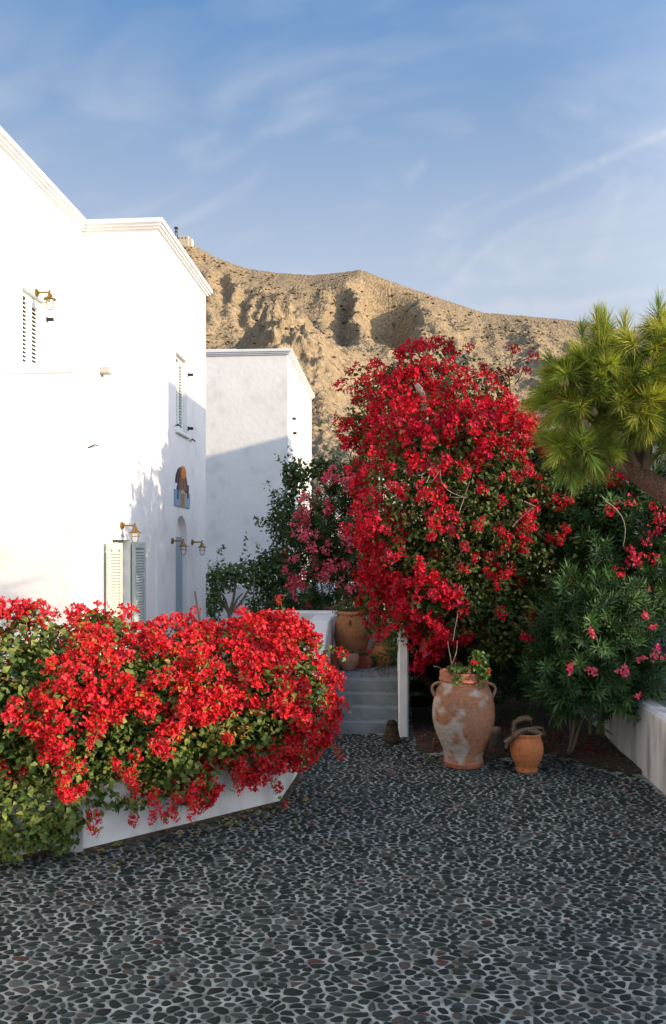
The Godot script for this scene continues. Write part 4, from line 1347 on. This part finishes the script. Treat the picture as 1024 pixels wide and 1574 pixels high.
# arching shoots that leave the crown: returns [leaf places, flower places]
func sprays(parent: Node3D, lobes: Array, count: int, length: float, flower_part: float, keep: Callable) -> Array:
	var st := Mb.new()
	var lv := []
	var fl := []
	var n := 0
	for q in crown(lobes, count * 3, 0.85, 1.0, 0.2):
		if n >= count: break
		if not keep.call(seen_at(q[0])): continue
		n += 1
		var d: Vector3 = (q[1] + Vector3.UP * rng.randf_range(0.0, 0.7) + any_dir() * 0.4).normalized()
		var l := length * rng.randf_range(0.5, 1.3)
		var sag := rng.randf_range(0.2, 0.75)
		var pts := []
		var rr := []
		for k in 7:
			var t := k / 6.0
			pts.append(q[0] + d * l * t + Vector3.DOWN * l * sag * t * t)
			rr.append(lerp(0.005, 0.0018, t))
		st.tube(pts, rr, 4, Color(0.2, 0.14, 0.07))
		for k in 16:
			var t := rng.randf_range(0.05, 1.0)
			var p: Vector3 = q[0] + d * l * t + Vector3.DOWN * l * sag * t * t + any_dir() * 0.035
			if t > 1.0 - flower_part and k % 2 == 0: fl.append([p, (d + any_dir() * 0.5).normalized(), 0, rng.randf_range(0.35, 0.7)])
			else: lv.append([p, d, 0])
	put("shoots", st.mesh(), M.twig, parent).set_meta("kind", "stuff")
	return [lv, fl]


func shoot_mesh(n: int, l: float, leaf_l: float, leaf_w: float, droop := 0.0) -> ArrayMesh:
	var mb := Mb.new()
	mb.tube([Vector3.ZERO, Vector3(0, l * 0.5, 0), Vector3(0, l, 0)], [0.004, 0.003, 0.002], 4, Color(0.6, 0.9, 0.5))
	for k in n:
		var a := k * 2.4 + rng.randf() * 0.4
		var y := l * (0.1 + 0.9 * k / n)
		var o := Vector3(cos(a), 0, sin(a))
		var up := lerpf(0.25, 1.5, pow(float(k) / n, 1.6)) - droop
		var d := (o + Vector3.UP * up).normalized()
		var s := d.cross(o.cross(Vector3.UP).cross(d)).normalized()
		s = o.cross(Vector3.UP).normalized()
		var ll := leaf_l * rng.randf_range(0.75, 1.15)
		var b := Vector3(0, y, 0)
		var m := b + d * ll * 0.5
		var tip := b + d * ll + Vector3.DOWN * ll * 0.12
		var nn := s.cross(d).normalized()
		var cc := Color.WHITE * rng.randf_range(0.75, 1.2)
		mb.tri(b, m + s * leaf_w * 0.5 + nn * 0.002, m, cc); mb.tri(m + s * leaf_w * 0.5 + nn * 0.002, tip, m, cc)
		mb.tri(b, m, m - s * leaf_w * 0.5 + nn * 0.002, cc); mb.tri(m - s * leaf_w * 0.5 + nn * 0.002, m, tip, cc)
	return mb.mesh()


func shoots(parent: Node3D, meshes: Array, spots: Array, tones: Array, material: Material, called := "shoot", lift := 0.6, wild := 0.5) -> void:
	var eye := Vector3(0, EYE, 0)
	for q in spots: q.append((q[0] as Vector3).distance_to(eye))
	spots.sort_custom(func(l, r): return l[-1] < r[-1])
	var per := []
	var cs := []
	for m in meshes: per.append([]); cs.append(PackedColorArray())
	for k in spots.size():
		var q: Array = spots[k]
		var n: Vector3 = (q[1] + Vector3.UP * lift + any_dir() * wild).normalized()
		var t := Transform3D(tangle(n).scaled(Vector3.ONE * rng.randf_range(0.75, 1.2)), q[0] - q[1] * 0.1)
		var j := rng.randi() % meshes.size()
		per[j].append(t)
		cs[j].append(hue(tones))
	for j in meshes.size():
		many(called + "s", meshes[j], material, per[j], cs[j], parent)


func oleanders() -> void:
	var ms := []
	for k in 3: ms.append(shoot_mesh(34, 0.3, 0.135, 0.019))
	var dark := [Color(0.035, 0.085, 0.028), Color(0.055, 0.125, 0.036), Color(0.09, 0.175, 0.05), Color(0.026, 0.06, 0.022)]
	var t := thing("oleander", "dark green oleander with a few pink flowers beside the low right wall", "oleander")
	var base := Vector3(2.1, 0, -9.0)
	var st := Mb.new()
	for q in [[885, 1050], [862, 1050], [925, 1010]]:
		limb(st, base + Vector3(rng.randf_range(-0.12, 0.12), 0, rng.randf_range(-0.1, 0.1)), at(q[0], q[1], 8.7), 0.018, 0.012, 0.06, Color(0.2, 0.175, 0.12), 7)
	put("stems", st.mesh(), M.twig, t)
	shoots(t, ms, crown([blob(905, 985, 8.6, 0.62, 0.62, 0.5), blob(880, 1050, 8.5, 0.42, 0.32, 0.35), blob(950, 1040, 8.5, 0.4, 0.35, 0.3)], 560, 0.45, 1.0, 0.55), dark, M.leaf, "shoot", 0.5, 0.9)
	var pk := []
	for k in 3: pk.append(bract_cluster(7, 0.05, 0.036, [Color(0.75, 0.1, 0.16), Color(0.7, 0.07, 0.13), Color(0.8, 0.16, 0.22)]))
	var fl := []
	for s in [[908, 1030], [917, 1034], [956, 1026], [962, 1034], [908, 974], [874, 1026], [980, 1070], [990, 945], [1003, 965], [1012, 1000], [1003, 1010], [1018, 1008], [985, 1012]]:
		fl.append([at(s[0], s[1], 7.95), Vector3(0, 0.4, 1), 0])
	heads(t, "pink_flower", pk, fl, 1.0)
	var b := thing("oleander", "tall dark oleander behind, against the white house at the right", "oleander")
	var sb := Mb.new()
	for q in [[900, 850], [950, 820], [1000, 800], [1020, 900], [930, 760]]:
		limb(sb, Vector3(2.45 + rng.randf_range(-0.15, 0.15), 0, -9.7), at(q[0], q[1], 9.4), 0.025, 0.012, 0.08, Color(0.2, 0.17, 0.12), 7)
	put("stems", sb.mesh(), M.twig, b)
	shoots(b, ms, crown([blob(920, 850, 9.4, 0.6, 0.85, 0.5), blob(990, 850, 9.3, 0.5, 0.85, 0.45), blob(1030, 800, 9.2, 0.35, 0.7, 0.4), blob(860, 900, 9.5, 0.5, 0.9, 0.4), blob(800, 980, 9.9, 0.6, 0.8, 0.4), blob(690, 990, 10.9, 0.8, 0.7, 0.3), blob(650, 1010, 12.0, 0.5, 0.8, 0.3), blob(740, 1010, 12.0, 0.6, 0.8, 0.3), blob(830, 1000, 11.5, 0.6, 0.8, 0.3)], 1500, 0.4, 1.05, 0.5), dark, M.leaf, "shoot", 0.5, 0.9)
	var f2 := []
	for s in [[968, 845], [976, 855], [985, 862], [972, 862], [1008, 800], [1015, 812], [1000, 818], [992, 830], [950, 778], [935, 786], [1003, 780], [970, 770], [950, 880], [985, 905], [1005, 860], [1018, 790]]:
		f2.append([at(s[0], s[1], 8.75), Vector3(0, 0.4, 1), 0])
	heads(b, "red_flower", [bract_cluster(9, 0.07, 0.036, [Color(0.6, 0.02, 0.05), Color(0.5, 0.01, 0.03)]), bract_cluster(9, 0.07, 0.036, [Color(0.65, 0.05, 0.1)])], f2, 1.0)
	# pink oleander behind the steps
	var m := thing("oleander", "pink flowering oleander bush behind the landing wall, left of the crimson tree", "oleander")
	var lobes := [blob(515, 815, 13.2, 0.62, 0.8, 0.5), blob(485, 850, 13.2, 0.5, 0.6, 0.45), blob(545, 755, 13.4, 0.42, 0.45, 0.4), blob(520, 900, 13.2, 0.7, 0.45, 0.4), blob(575, 850, 13.5, 0.5, 0.9, 0.4)]
	var sm := Mb.new()
	for q in lobes: limb(sm, Vector3(-0.9, 0, -13.3), q[0], 0.03, 0.012, 0.08, Color(0.2, 0.17, 0.12), 6)
	put("stems", sm.mesh(), M.twig, m)
	shoots(m, ms, crown(lobes, 620, 0.45, 0.92), [Color(0.03, 0.065, 0.02), Color(0.05, 0.09, 0.025), Color(0.08, 0.12, 0.035)], M.leaf)
	var pf := []
	for q in crown(lobes, 420, 0.98, 1.12):
		if q[1].z > -0.1 and noise.get_noise_3d(q[0].x * 120, q[0].y * 120, 5.0) > -0.12: pf.append(q)
	heads(m, "pink_flower", [bract_cluster(10, 0.07, 0.045, [Color(0.82, 0.15, 0.2), Color(0.75, 0.1, 0.15)]), bract_cluster(12, 0.08, 0.045, [Color(0.85, 0.2, 0.27), Color(0.78, 0.13, 0.19)])], pf, 0.95)


func pine() -> void:
	var t := thing("pine_tree", "yellow green long needled pine leaning in from the right edge", "pine tree")
	var tr := Mb.new()
	var path := [Vector3(3.9, -0.1, -5.6), Vector3(3.7, 0.6, -5.6), Vector3(3.2, 1.6, -5.6), at(1090, 800, 5.6), at(1024, 757, 5.6), at(990, 735, 5.62), at(955, 712, 5.65), at(925, 670, 5.7), at(905, 620, 5.7)]
	tr.tube(path, [0.12, 0.11, 0.1, 0.085, 0.078, 0.07, 0.055, 0.03, 0.015], 14, Color(1.0, 0.72, 0.6))
	put("trunk", tr.mesh(), M.bark, t)
	var lobes := [blob(915, 605, 5.65, 0.3, 0.4, 0.34), blob(862, 610, 5.75, 0.15, 0.28, 0.22), blob(888, 692, 5.55, 0.2, 0.14, 0.22), blob(1000, 580, 5.6, 0.26, 0.34, 0.32), blob(985, 635, 5.5, 0.28, 0.2, 0.28), blob(925, 540, 5.7, 0.12, 0.14, 0.16), blob(1015, 520, 5.65, 0.1, 0.16, 0.14), blob(1090, 640, 5.6, 0.4, 0.45, 0.4)]
	var tw := Mb.new()
	var ms := []
	for k in 4:
		var mb := Mb.new()
		mb.tube([Vector3(0, -0.12, 0), Vector3(0, 0.03, 0)], [0.006, 0.004], 5, Color(0.9, 0.6, 0.35))
		for j in 120:
			var a := rng.randf() * TAU
			var tip := rng.randf()
			var polar := lerpf(0.12, 1.15, tip * tip * 0.5 + tip * 0.5)
			var d := Vector3(cos(a) * sin(polar), cos(polar), sin(a) * sin(polar))
			var l := rng.randf_range(0.12, 0.19)
			var b := Vector3(0, lerpf(0.03, -0.09, tip), 0)
			var s := d.cross(any_dir()).normalized() * 0.0017
			var m := b + d * l * 0.55
			var e := b + d * l + any_dir() * 0.016 + Vector3(d.x, -0.6, d.z) * 0.03 * rng.randf()
			var c0 := Color.WHITE * rng.randf_range(0.45, 1.3)
			if rng.randf() < 0.05: c0 = Color(1.1, 0.62, 0.5)
			mb.quad(b - s, b + s, m + s, m - s, c0)
			mb.tri(m - s, m + s, e, c0)
		ms.append(mb.mesh())
	var spots := crown(lobes, 520, 0.45, 1.0, 0.55)
	var eye := Vector3(0, EYE, 0)
	for q in spots:
		q.append((q[0] as Vector3).distance_to(eye) + (50.0 if seen_at(q[0]).x > 1040 else 0.0) + (1.0 if q[1].z < -0.2 else 0.0))
	for s in [[918, 492, 5.7], [1012, 478, 5.65], [930, 500, 5.7], [1018, 492, 5.65], [895, 515, 5.7], [960, 505, 5.8]]:
		spots.append([at(s[0], s[1], s[2]), Vector3.UP, 0, 0.0])
	spots.sort_custom(func(l, r): return l[-1] < r[-1])
	var rest := []
	var cols := PackedColorArray()
	var tones := []
	for c in [Color(0.36, 0.43, 0.08), Color(0.47, 0.49, 0.095), Color(0.23, 0.34, 0.08)]:
		var m: StandardMaterial3D = M.needle.duplicate()
		m.albedo_color = c.linear_to_srgb()
		tones.append(m)
	for k in spots.size():
		var q: Array = spots[k]
		var n: Vector3 = (q[1] * 0.9 + Vector3.UP * 0.1 + Vector3(0, -0.75, 0.3) * rng.randf() + any_dir() * 0.4).normalized() if k > 6 else Vector3.UP
		var tt := Transform3D(tangle(n).scaled(Vector3.ONE * rng.randf_range(0.8, 1.15)), q[0])
		if k < 300: put("needle_tuft", ms[rng.randi() % 4], tones[rng.randi() % 3], t, tt)
		else:
			rest.append(tt)
			cols.append(hue([Color(0.36, 0.43, 0.08), Color(0.23, 0.34, 0.08)]))
		var lb: Array = lobes[q[2]]
		if k % 2 == 0: limb(tw, lb[0] + any_dir() * 0.04, q[0], 0.009, 0.005, 0.1, Color(0.24, 0.14, 0.08), 5)
	for q in lobes: limb(tw, path[5] if q[0].x < path[4].x + 0.1 else path[3], q[0], 0.03, 0.012, 0.1, Color(0.2, 0.13, 0.09), 7)
	put("branches", tw.mesh(), M.twig, t)
	var cone := Mb.new()
	cone.lathe([Vector2(0.0, -0.035), Vector2(0.018, -0.028), Vector2(0.027, -0.008), Vector2(0.024, 0.012), Vector2(0.012, 0.034), Vector2(0.0, 0.04)], 9, Vector3.ZERO, func(p): return Color(0.2, 0.14, 0.09) * (0.7 + 0.5 * absf(sin(p.y * 260.0 + p.x * 140.0))), 0.08)
	var cm := cone.mesh()
	for q in [[914, 634], [899, 650], [905, 655], [956, 668], [868, 590], [990, 640]]:
		put("cone", cm, M.twig, t, Transform3D(tangle(any_dir()).scaled(Vector3.ONE * 0.8), at(q[0], q[1], 5.36)))
	many("needle_tufts", ms[0], M.needle, rest, cols, t)


func green_shrubs() -> void:
	var tones := [Color(0.04, 0.085, 0.02), Color(0.07, 0.12, 0.03), Color(0.1, 0.15, 0.045), Color(0.03, 0.06, 0.018)]
	var lf := leaf_mesh(0.09, 0.05)
	var t := thing("climbing_shrub", "tall loose green shrub climbing before the shaded wall of the far house", "shrub")
	var lobes := [blob(425, 880, 14.6, 0.42, 0.5, 0.35), blob(440, 800, 14.8, 0.3, 0.55, 0.3), blob(455, 735, 15.0, 0.25, 0.35, 0.25), blob(500, 722, 15.2, 0.4, 0.25, 0.25), blob(445, 930, 14.0, 0.75, 0.28, 0.35), blob(550, 735, 15.3, 0.3, 0.35, 0.3)]
	var st := Mb.new()
	for k in 26:
		var q: Array = lobes[rng.randi() % lobes.size()]
		limb(st, Vector3(-1.8 + rng.randf_range(-0.3, 0.6), 0, -14.7), q[0] + q[1] * any_dir(), 0.018, 0.005, 0.12, Color(0.14, 0.11, 0.08), 5)
	put("stems", st.mesh(), M.twig, t)
	var spots := crown(lobes, 7500, 0.3, 1.05, 0.5)
	for s in [[445, 690, 438, 745], [460, 740, 425, 700], [420, 800, 395, 805], [425, 840, 393, 790], [430, 770, 408, 742], [515, 720, 515, 690]]:
		for k in 34:
			var u := k / 33.0
			spots.append([at(lerp(float(s[0]), float(s[2]), u) + rng.randf_range(-5, 5), lerp(float(s[1]), float(s[3]), u) + rng.randf_range(-5, 5), 14.9), Vector3(0, 0.5, 0.7), 0])
	leaves(t, "foliage", lf, spots, tones)
	var f := thing("small_tree", "small pale green tree with forked trunk beside the shaded house corner", "tree")
	var tk := Mb.new()
	var b0 := at(352, 990, 14.4)
	limb(tk, Vector3(b0.x, 0, b0.z), at(353, 945, 14.4), 0.045, 0.035, 0.05, Color(0.3, 0.25, 0.18), 8)
	for q in [[335, 905], [372, 912], [390, 890], [325, 880], [358, 880]]:
		limb(tk, at(353, 945, 14.4), at(q[0], q[1], 14.4), 0.03, 0.012, 0.12, Color(0.28, 0.23, 0.16), 6)
	limb(tk, at(390, 1000, 14.2), at(391, 880, 14.2), 0.02, 0.012, 0.05, Color(0.3, 0.25, 0.18), 6)
	put("trunk", tk.mesh(), M.twig, f)
	var l2 := [blob(345, 885, 14.4, 0.38, 0.24, 0.3), blob(385, 880, 14.4, 0.3, 0.26, 0.25), blob(328, 925, 14.2, 0.2, 0.35, 0.2), blob(340, 975, 14.0, 0.3, 0.15, 0.2)]
	var sp := crown(l2, 1900, 0.2, 1.1, 0.6)
	for s in [[335, 855, 345, 838], [372, 862, 376, 820], [395, 860, 398, 835]]:
		for k in 14:
			sp.append([at(lerp(float(s[0]), float(s[2]), k / 13.0) + rng.randf_range(-3, 3), lerp(float(s[1]), float(s[3]), k / 13.0), 14.4), Vector3(0, 0.5, 0.7), 0])
	leaves(f, "foliage", lf, sp, [Color(0.1, 0.16, 0.05), Color(0.14, 0.2, 0.07), Color(0.07, 0.12, 0.035)])


func pot_plants() -> void:
	var lf := leaf_mesh(0.05, 0.05)
	var tones := [Color(0.07, 0.14, 0.03), Color(0.11, 0.2, 0.045), Color(0.16, 0.24, 0.06)]
	var red := [bract_cluster(8, 0.03, 0.028, [Color(0.75, 0.05, 0.02), Color(0.7, 0.03, 0.03)])]
	var g := thing("geranium", "green geranium with red heads growing out of the big jar", "geranium", Vector3.ZERO)
	var lobes := [blob(705, 1030, 8.25, 0.1, 0.07, 0.1), blob(735, 1018, 8.25, 0.1, 0.12, 0.1), blob(742, 1035, 8.2, 0.07, 0.08, 0.06), blob(703, 1045, 8.15, 0.05, 0.05, 0.03), blob(740, 1052, 8.16, 0.03, 0.03, 0.02)]
	leaves(g, "foliage", lf, crown(lobes, 520, 0.3, 1.1), tones, 0.8)
	var sp := []
	for s in [[727, 1017], [733, 1019], [751, 1032], [728, 1021]]: sp.append([at(s[0], s[1], 8.15), Vector3(0, 0.5, 0.8), 0])
	heads(g, "flower_head", red, sp, 0.8)
	var st := Mb.new()
	for k in 10: limb(st, Vector3(0.78, 0.95, -8.42) + any_dir() * 0.08 * Vector3(1, 0, 1), lobes[k % 3][0] + any_dir() * 0.06, 0.006, 0.003, 0.1, Color(0.14, 0.17, 0.06), 5)
	limb(st, at(690, 1040, 8.3), at(666, 1024, 8.25), 0.005, 0.003, 0.15, Color(0.2, 0.2, 0.1), 5)
	put("stems", st.mesh(), M.twig, g)
	var h := thing("geranium", "pale pink geranium in the round bellied pot on the landing", "geranium")
	var l2 := [blob(570, 968, 11.65, 0.1, 0.11, 0.1), blob(592, 972, 11.65, 0.13, 0.11, 0.1)]
	leaves(h, "foliage", lf, crown(l2, 340, 0.3, 1.1), [Color(0.08, 0.13, 0.05), Color(0.14, 0.19, 0.09)], 0.9)
	var s2 := []
	for s in [[582, 972], [590, 978], [585, 965], [600, 960], [594, 968]]: s2.append([at(s[0], s[1], 11.5), Vector3(0, 0.5, 0.8), 0])
	heads(h, "flower_head", [bract_cluster(8, 0.035, 0.03, [Color(0.7, 0.12, 0.16), Color(0.6, 0.03, 0.06)])], s2, 1.0)
	var j := thing("jar_plant", "low grassy green plant filling the mouth of the tall landing jar", "plant")
	leaves(j, "foliage", leaf_mesh(0.07, 0.025), crown([[Vector3(-0.58, 1.4, -11.75), Vector3(0.26, 0.1, 0.2)], [Vector3(-0.68, 1.42, -11.7), Vector3(0.16, 0.08, 0.12)], [Vector3(-0.4, 1.42, -11.7), Vector3(0.14, 0.1, 0.12)]], 620, 0.2, 1.1), [Color(0.1, 0.14, 0.04), Color(0.14, 0.18, 0.05), Color(0.06, 0.1, 0.03)])
	var k2 := thing("pot_succulent", "sparse low succulents in the small pinkish pot and red trough", "plant")
	leaves(k2, "foliage", leaf_mesh(0.045, 0.03), crown([[Vector3(-0.6, 0.82, -11.3), Vector3(0.12, 0.03, 0.1)], [Vector3(-0.42, 0.78, -11.52), Vector3(0.15, 0.04, 0.08)]], 170, 0.2, 1.1), [Color(0.12, 0.15, 0.06), Color(0.16, 0.14, 0.08)])


func litter() -> void:
	var yellow := []
	var yc := PackedColorArray()
	var lf := leaf_mesh(0.05, 0.036, 0.3)
	for k in 90:
		var x := rng.randf_range(-2.3, -0.5)
		var d := 5.75 + (x + 2.33) * 0.93 - rng.randf() * rng.randf() * 0.9 - 0.03
		yellow.append(Transform3D(tangle((Vector3.UP + any_dir() * 0.4).normalized()), Vector3(x, 0.022, -d)))
		yc.append(hue([Color(0.28, 0.25, 0.05), Color(0.35, 0.2, 0.05), Color(0.2, 0.22, 0.05), Color(0.14, 0.1, 0.05)]))
	for k in 240:
		var x := rng.randf_range(0.3, 2.5)
		var d := rng.randf_range(8.2, 9.6)
		yellow.append(Transform3D(tangle((Vector3.UP + any_dir() * 0.5).normalized()), Vector3(x, 0.06 if in_bed(x, d) > 0.3 else 0.03, -d)))
		yc.append(hue([Color(0.2, 0.14, 0.07), Color(0.12, 0.08, 0.045), Color(0.18, 0.16, 0.06)]))
	tag(many("fallen_leaves", lf, M.leaf, yellow, yc, self), "dry fallen leaves lying on the pebbles and the soil", "leaves")
	var pet := []
	var pc := PackedColorArray()
	for k in 520:
		var q := Vector3(rng.randf_range(0.3, 2.4), 0.07, -rng.randf_range(8.6, 9.9))
		if k < 90: q = Vector3(rng.randf_range(-0.45, 0.08), 0.568, -rng.randf_range(10.6, 11.9))
		elif k < 100: q = Vector3(rng.randf_range(-0.2, 0.08), 0.43, -rng.randf_range(10.25, 10.4))
		elif k < 125: q = Vector3(rng.randf_range(-1.8, 2.4), 0.025, -rng.randf_range(6.2, 8.2))
		if k >= 100 and k < 125 and q.x < -1.0 + (-q.z - 7.0): q.x = 2.5 - rng.randf()
		pet.append(Transform3D(tangle((Vector3.UP + any_dir() * 0.5).normalized()).scaled(Vector3.ONE * 0.75), q))
		pc.append(hue([Color(0.4, 0.02, 0.04), Color(0.25, 0.03, 0.04), Color(0.35, 0.05, 0.09)]))
	tag(many("fallen_petals", lf, M.petal, pet, pc, self), "fallen red petals scattered on the landing and under the crimson tree", "petals")


func _ready() -> void:
	rng.seed = 7
	noise.seed = 3
	noise.frequency = 0.01
	noise.fractal_octaves = 3
	var cam := Camera3D.new()
	cam.name = "camera"
	cam.set_frustum(1574.0 / F * 0.1, Vector2(0, (845.0 - 787.0) / F * 0.1), 0.1, 4000.0)
	cam.position = Vector3(0, EYE, 0)
	cam.rotation.y = yaw
	add_child(cam)
	cam.current = true
	var env := Environment.new()
	env.background_mode = Environment.BG_SKY
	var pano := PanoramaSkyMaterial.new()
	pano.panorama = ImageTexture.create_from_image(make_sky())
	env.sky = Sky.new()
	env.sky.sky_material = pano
	env.tonemap_mode = Environment.TONE_MAPPER_LINEAR
	env.tonemap_exposure = EXPOSURE
	env.sdfgi_enabled = true
	env.ssao_enabled = true
	env.ssil_enabled = true
	var we := WorldEnvironment.new()
	we.name = "world"
	we.environment = env
	add_child(we)
	var sun := DirectionalLight3D.new()
	sun.name = "sun"
	sun.light_energy = 1.48
	sun.light_color = Color(1.0, 0.9, 0.76)
	sun.light_angular_distance = 0.6
	sun.shadow_enabled = true
	add_child(sun)
	sun.look_at_from_position(sun_dir * 50.0, Vector3.ZERO)
	materials()
	hill()
	ground()
	main_house()
	far_house()
	right_houses()
	steps_and_walls()
	pots()
	near_bougainvillea()
	tall_bougainvillea()
	oleanders()
	pine()
	green_shrubs()
	pot_plants()
	litter()
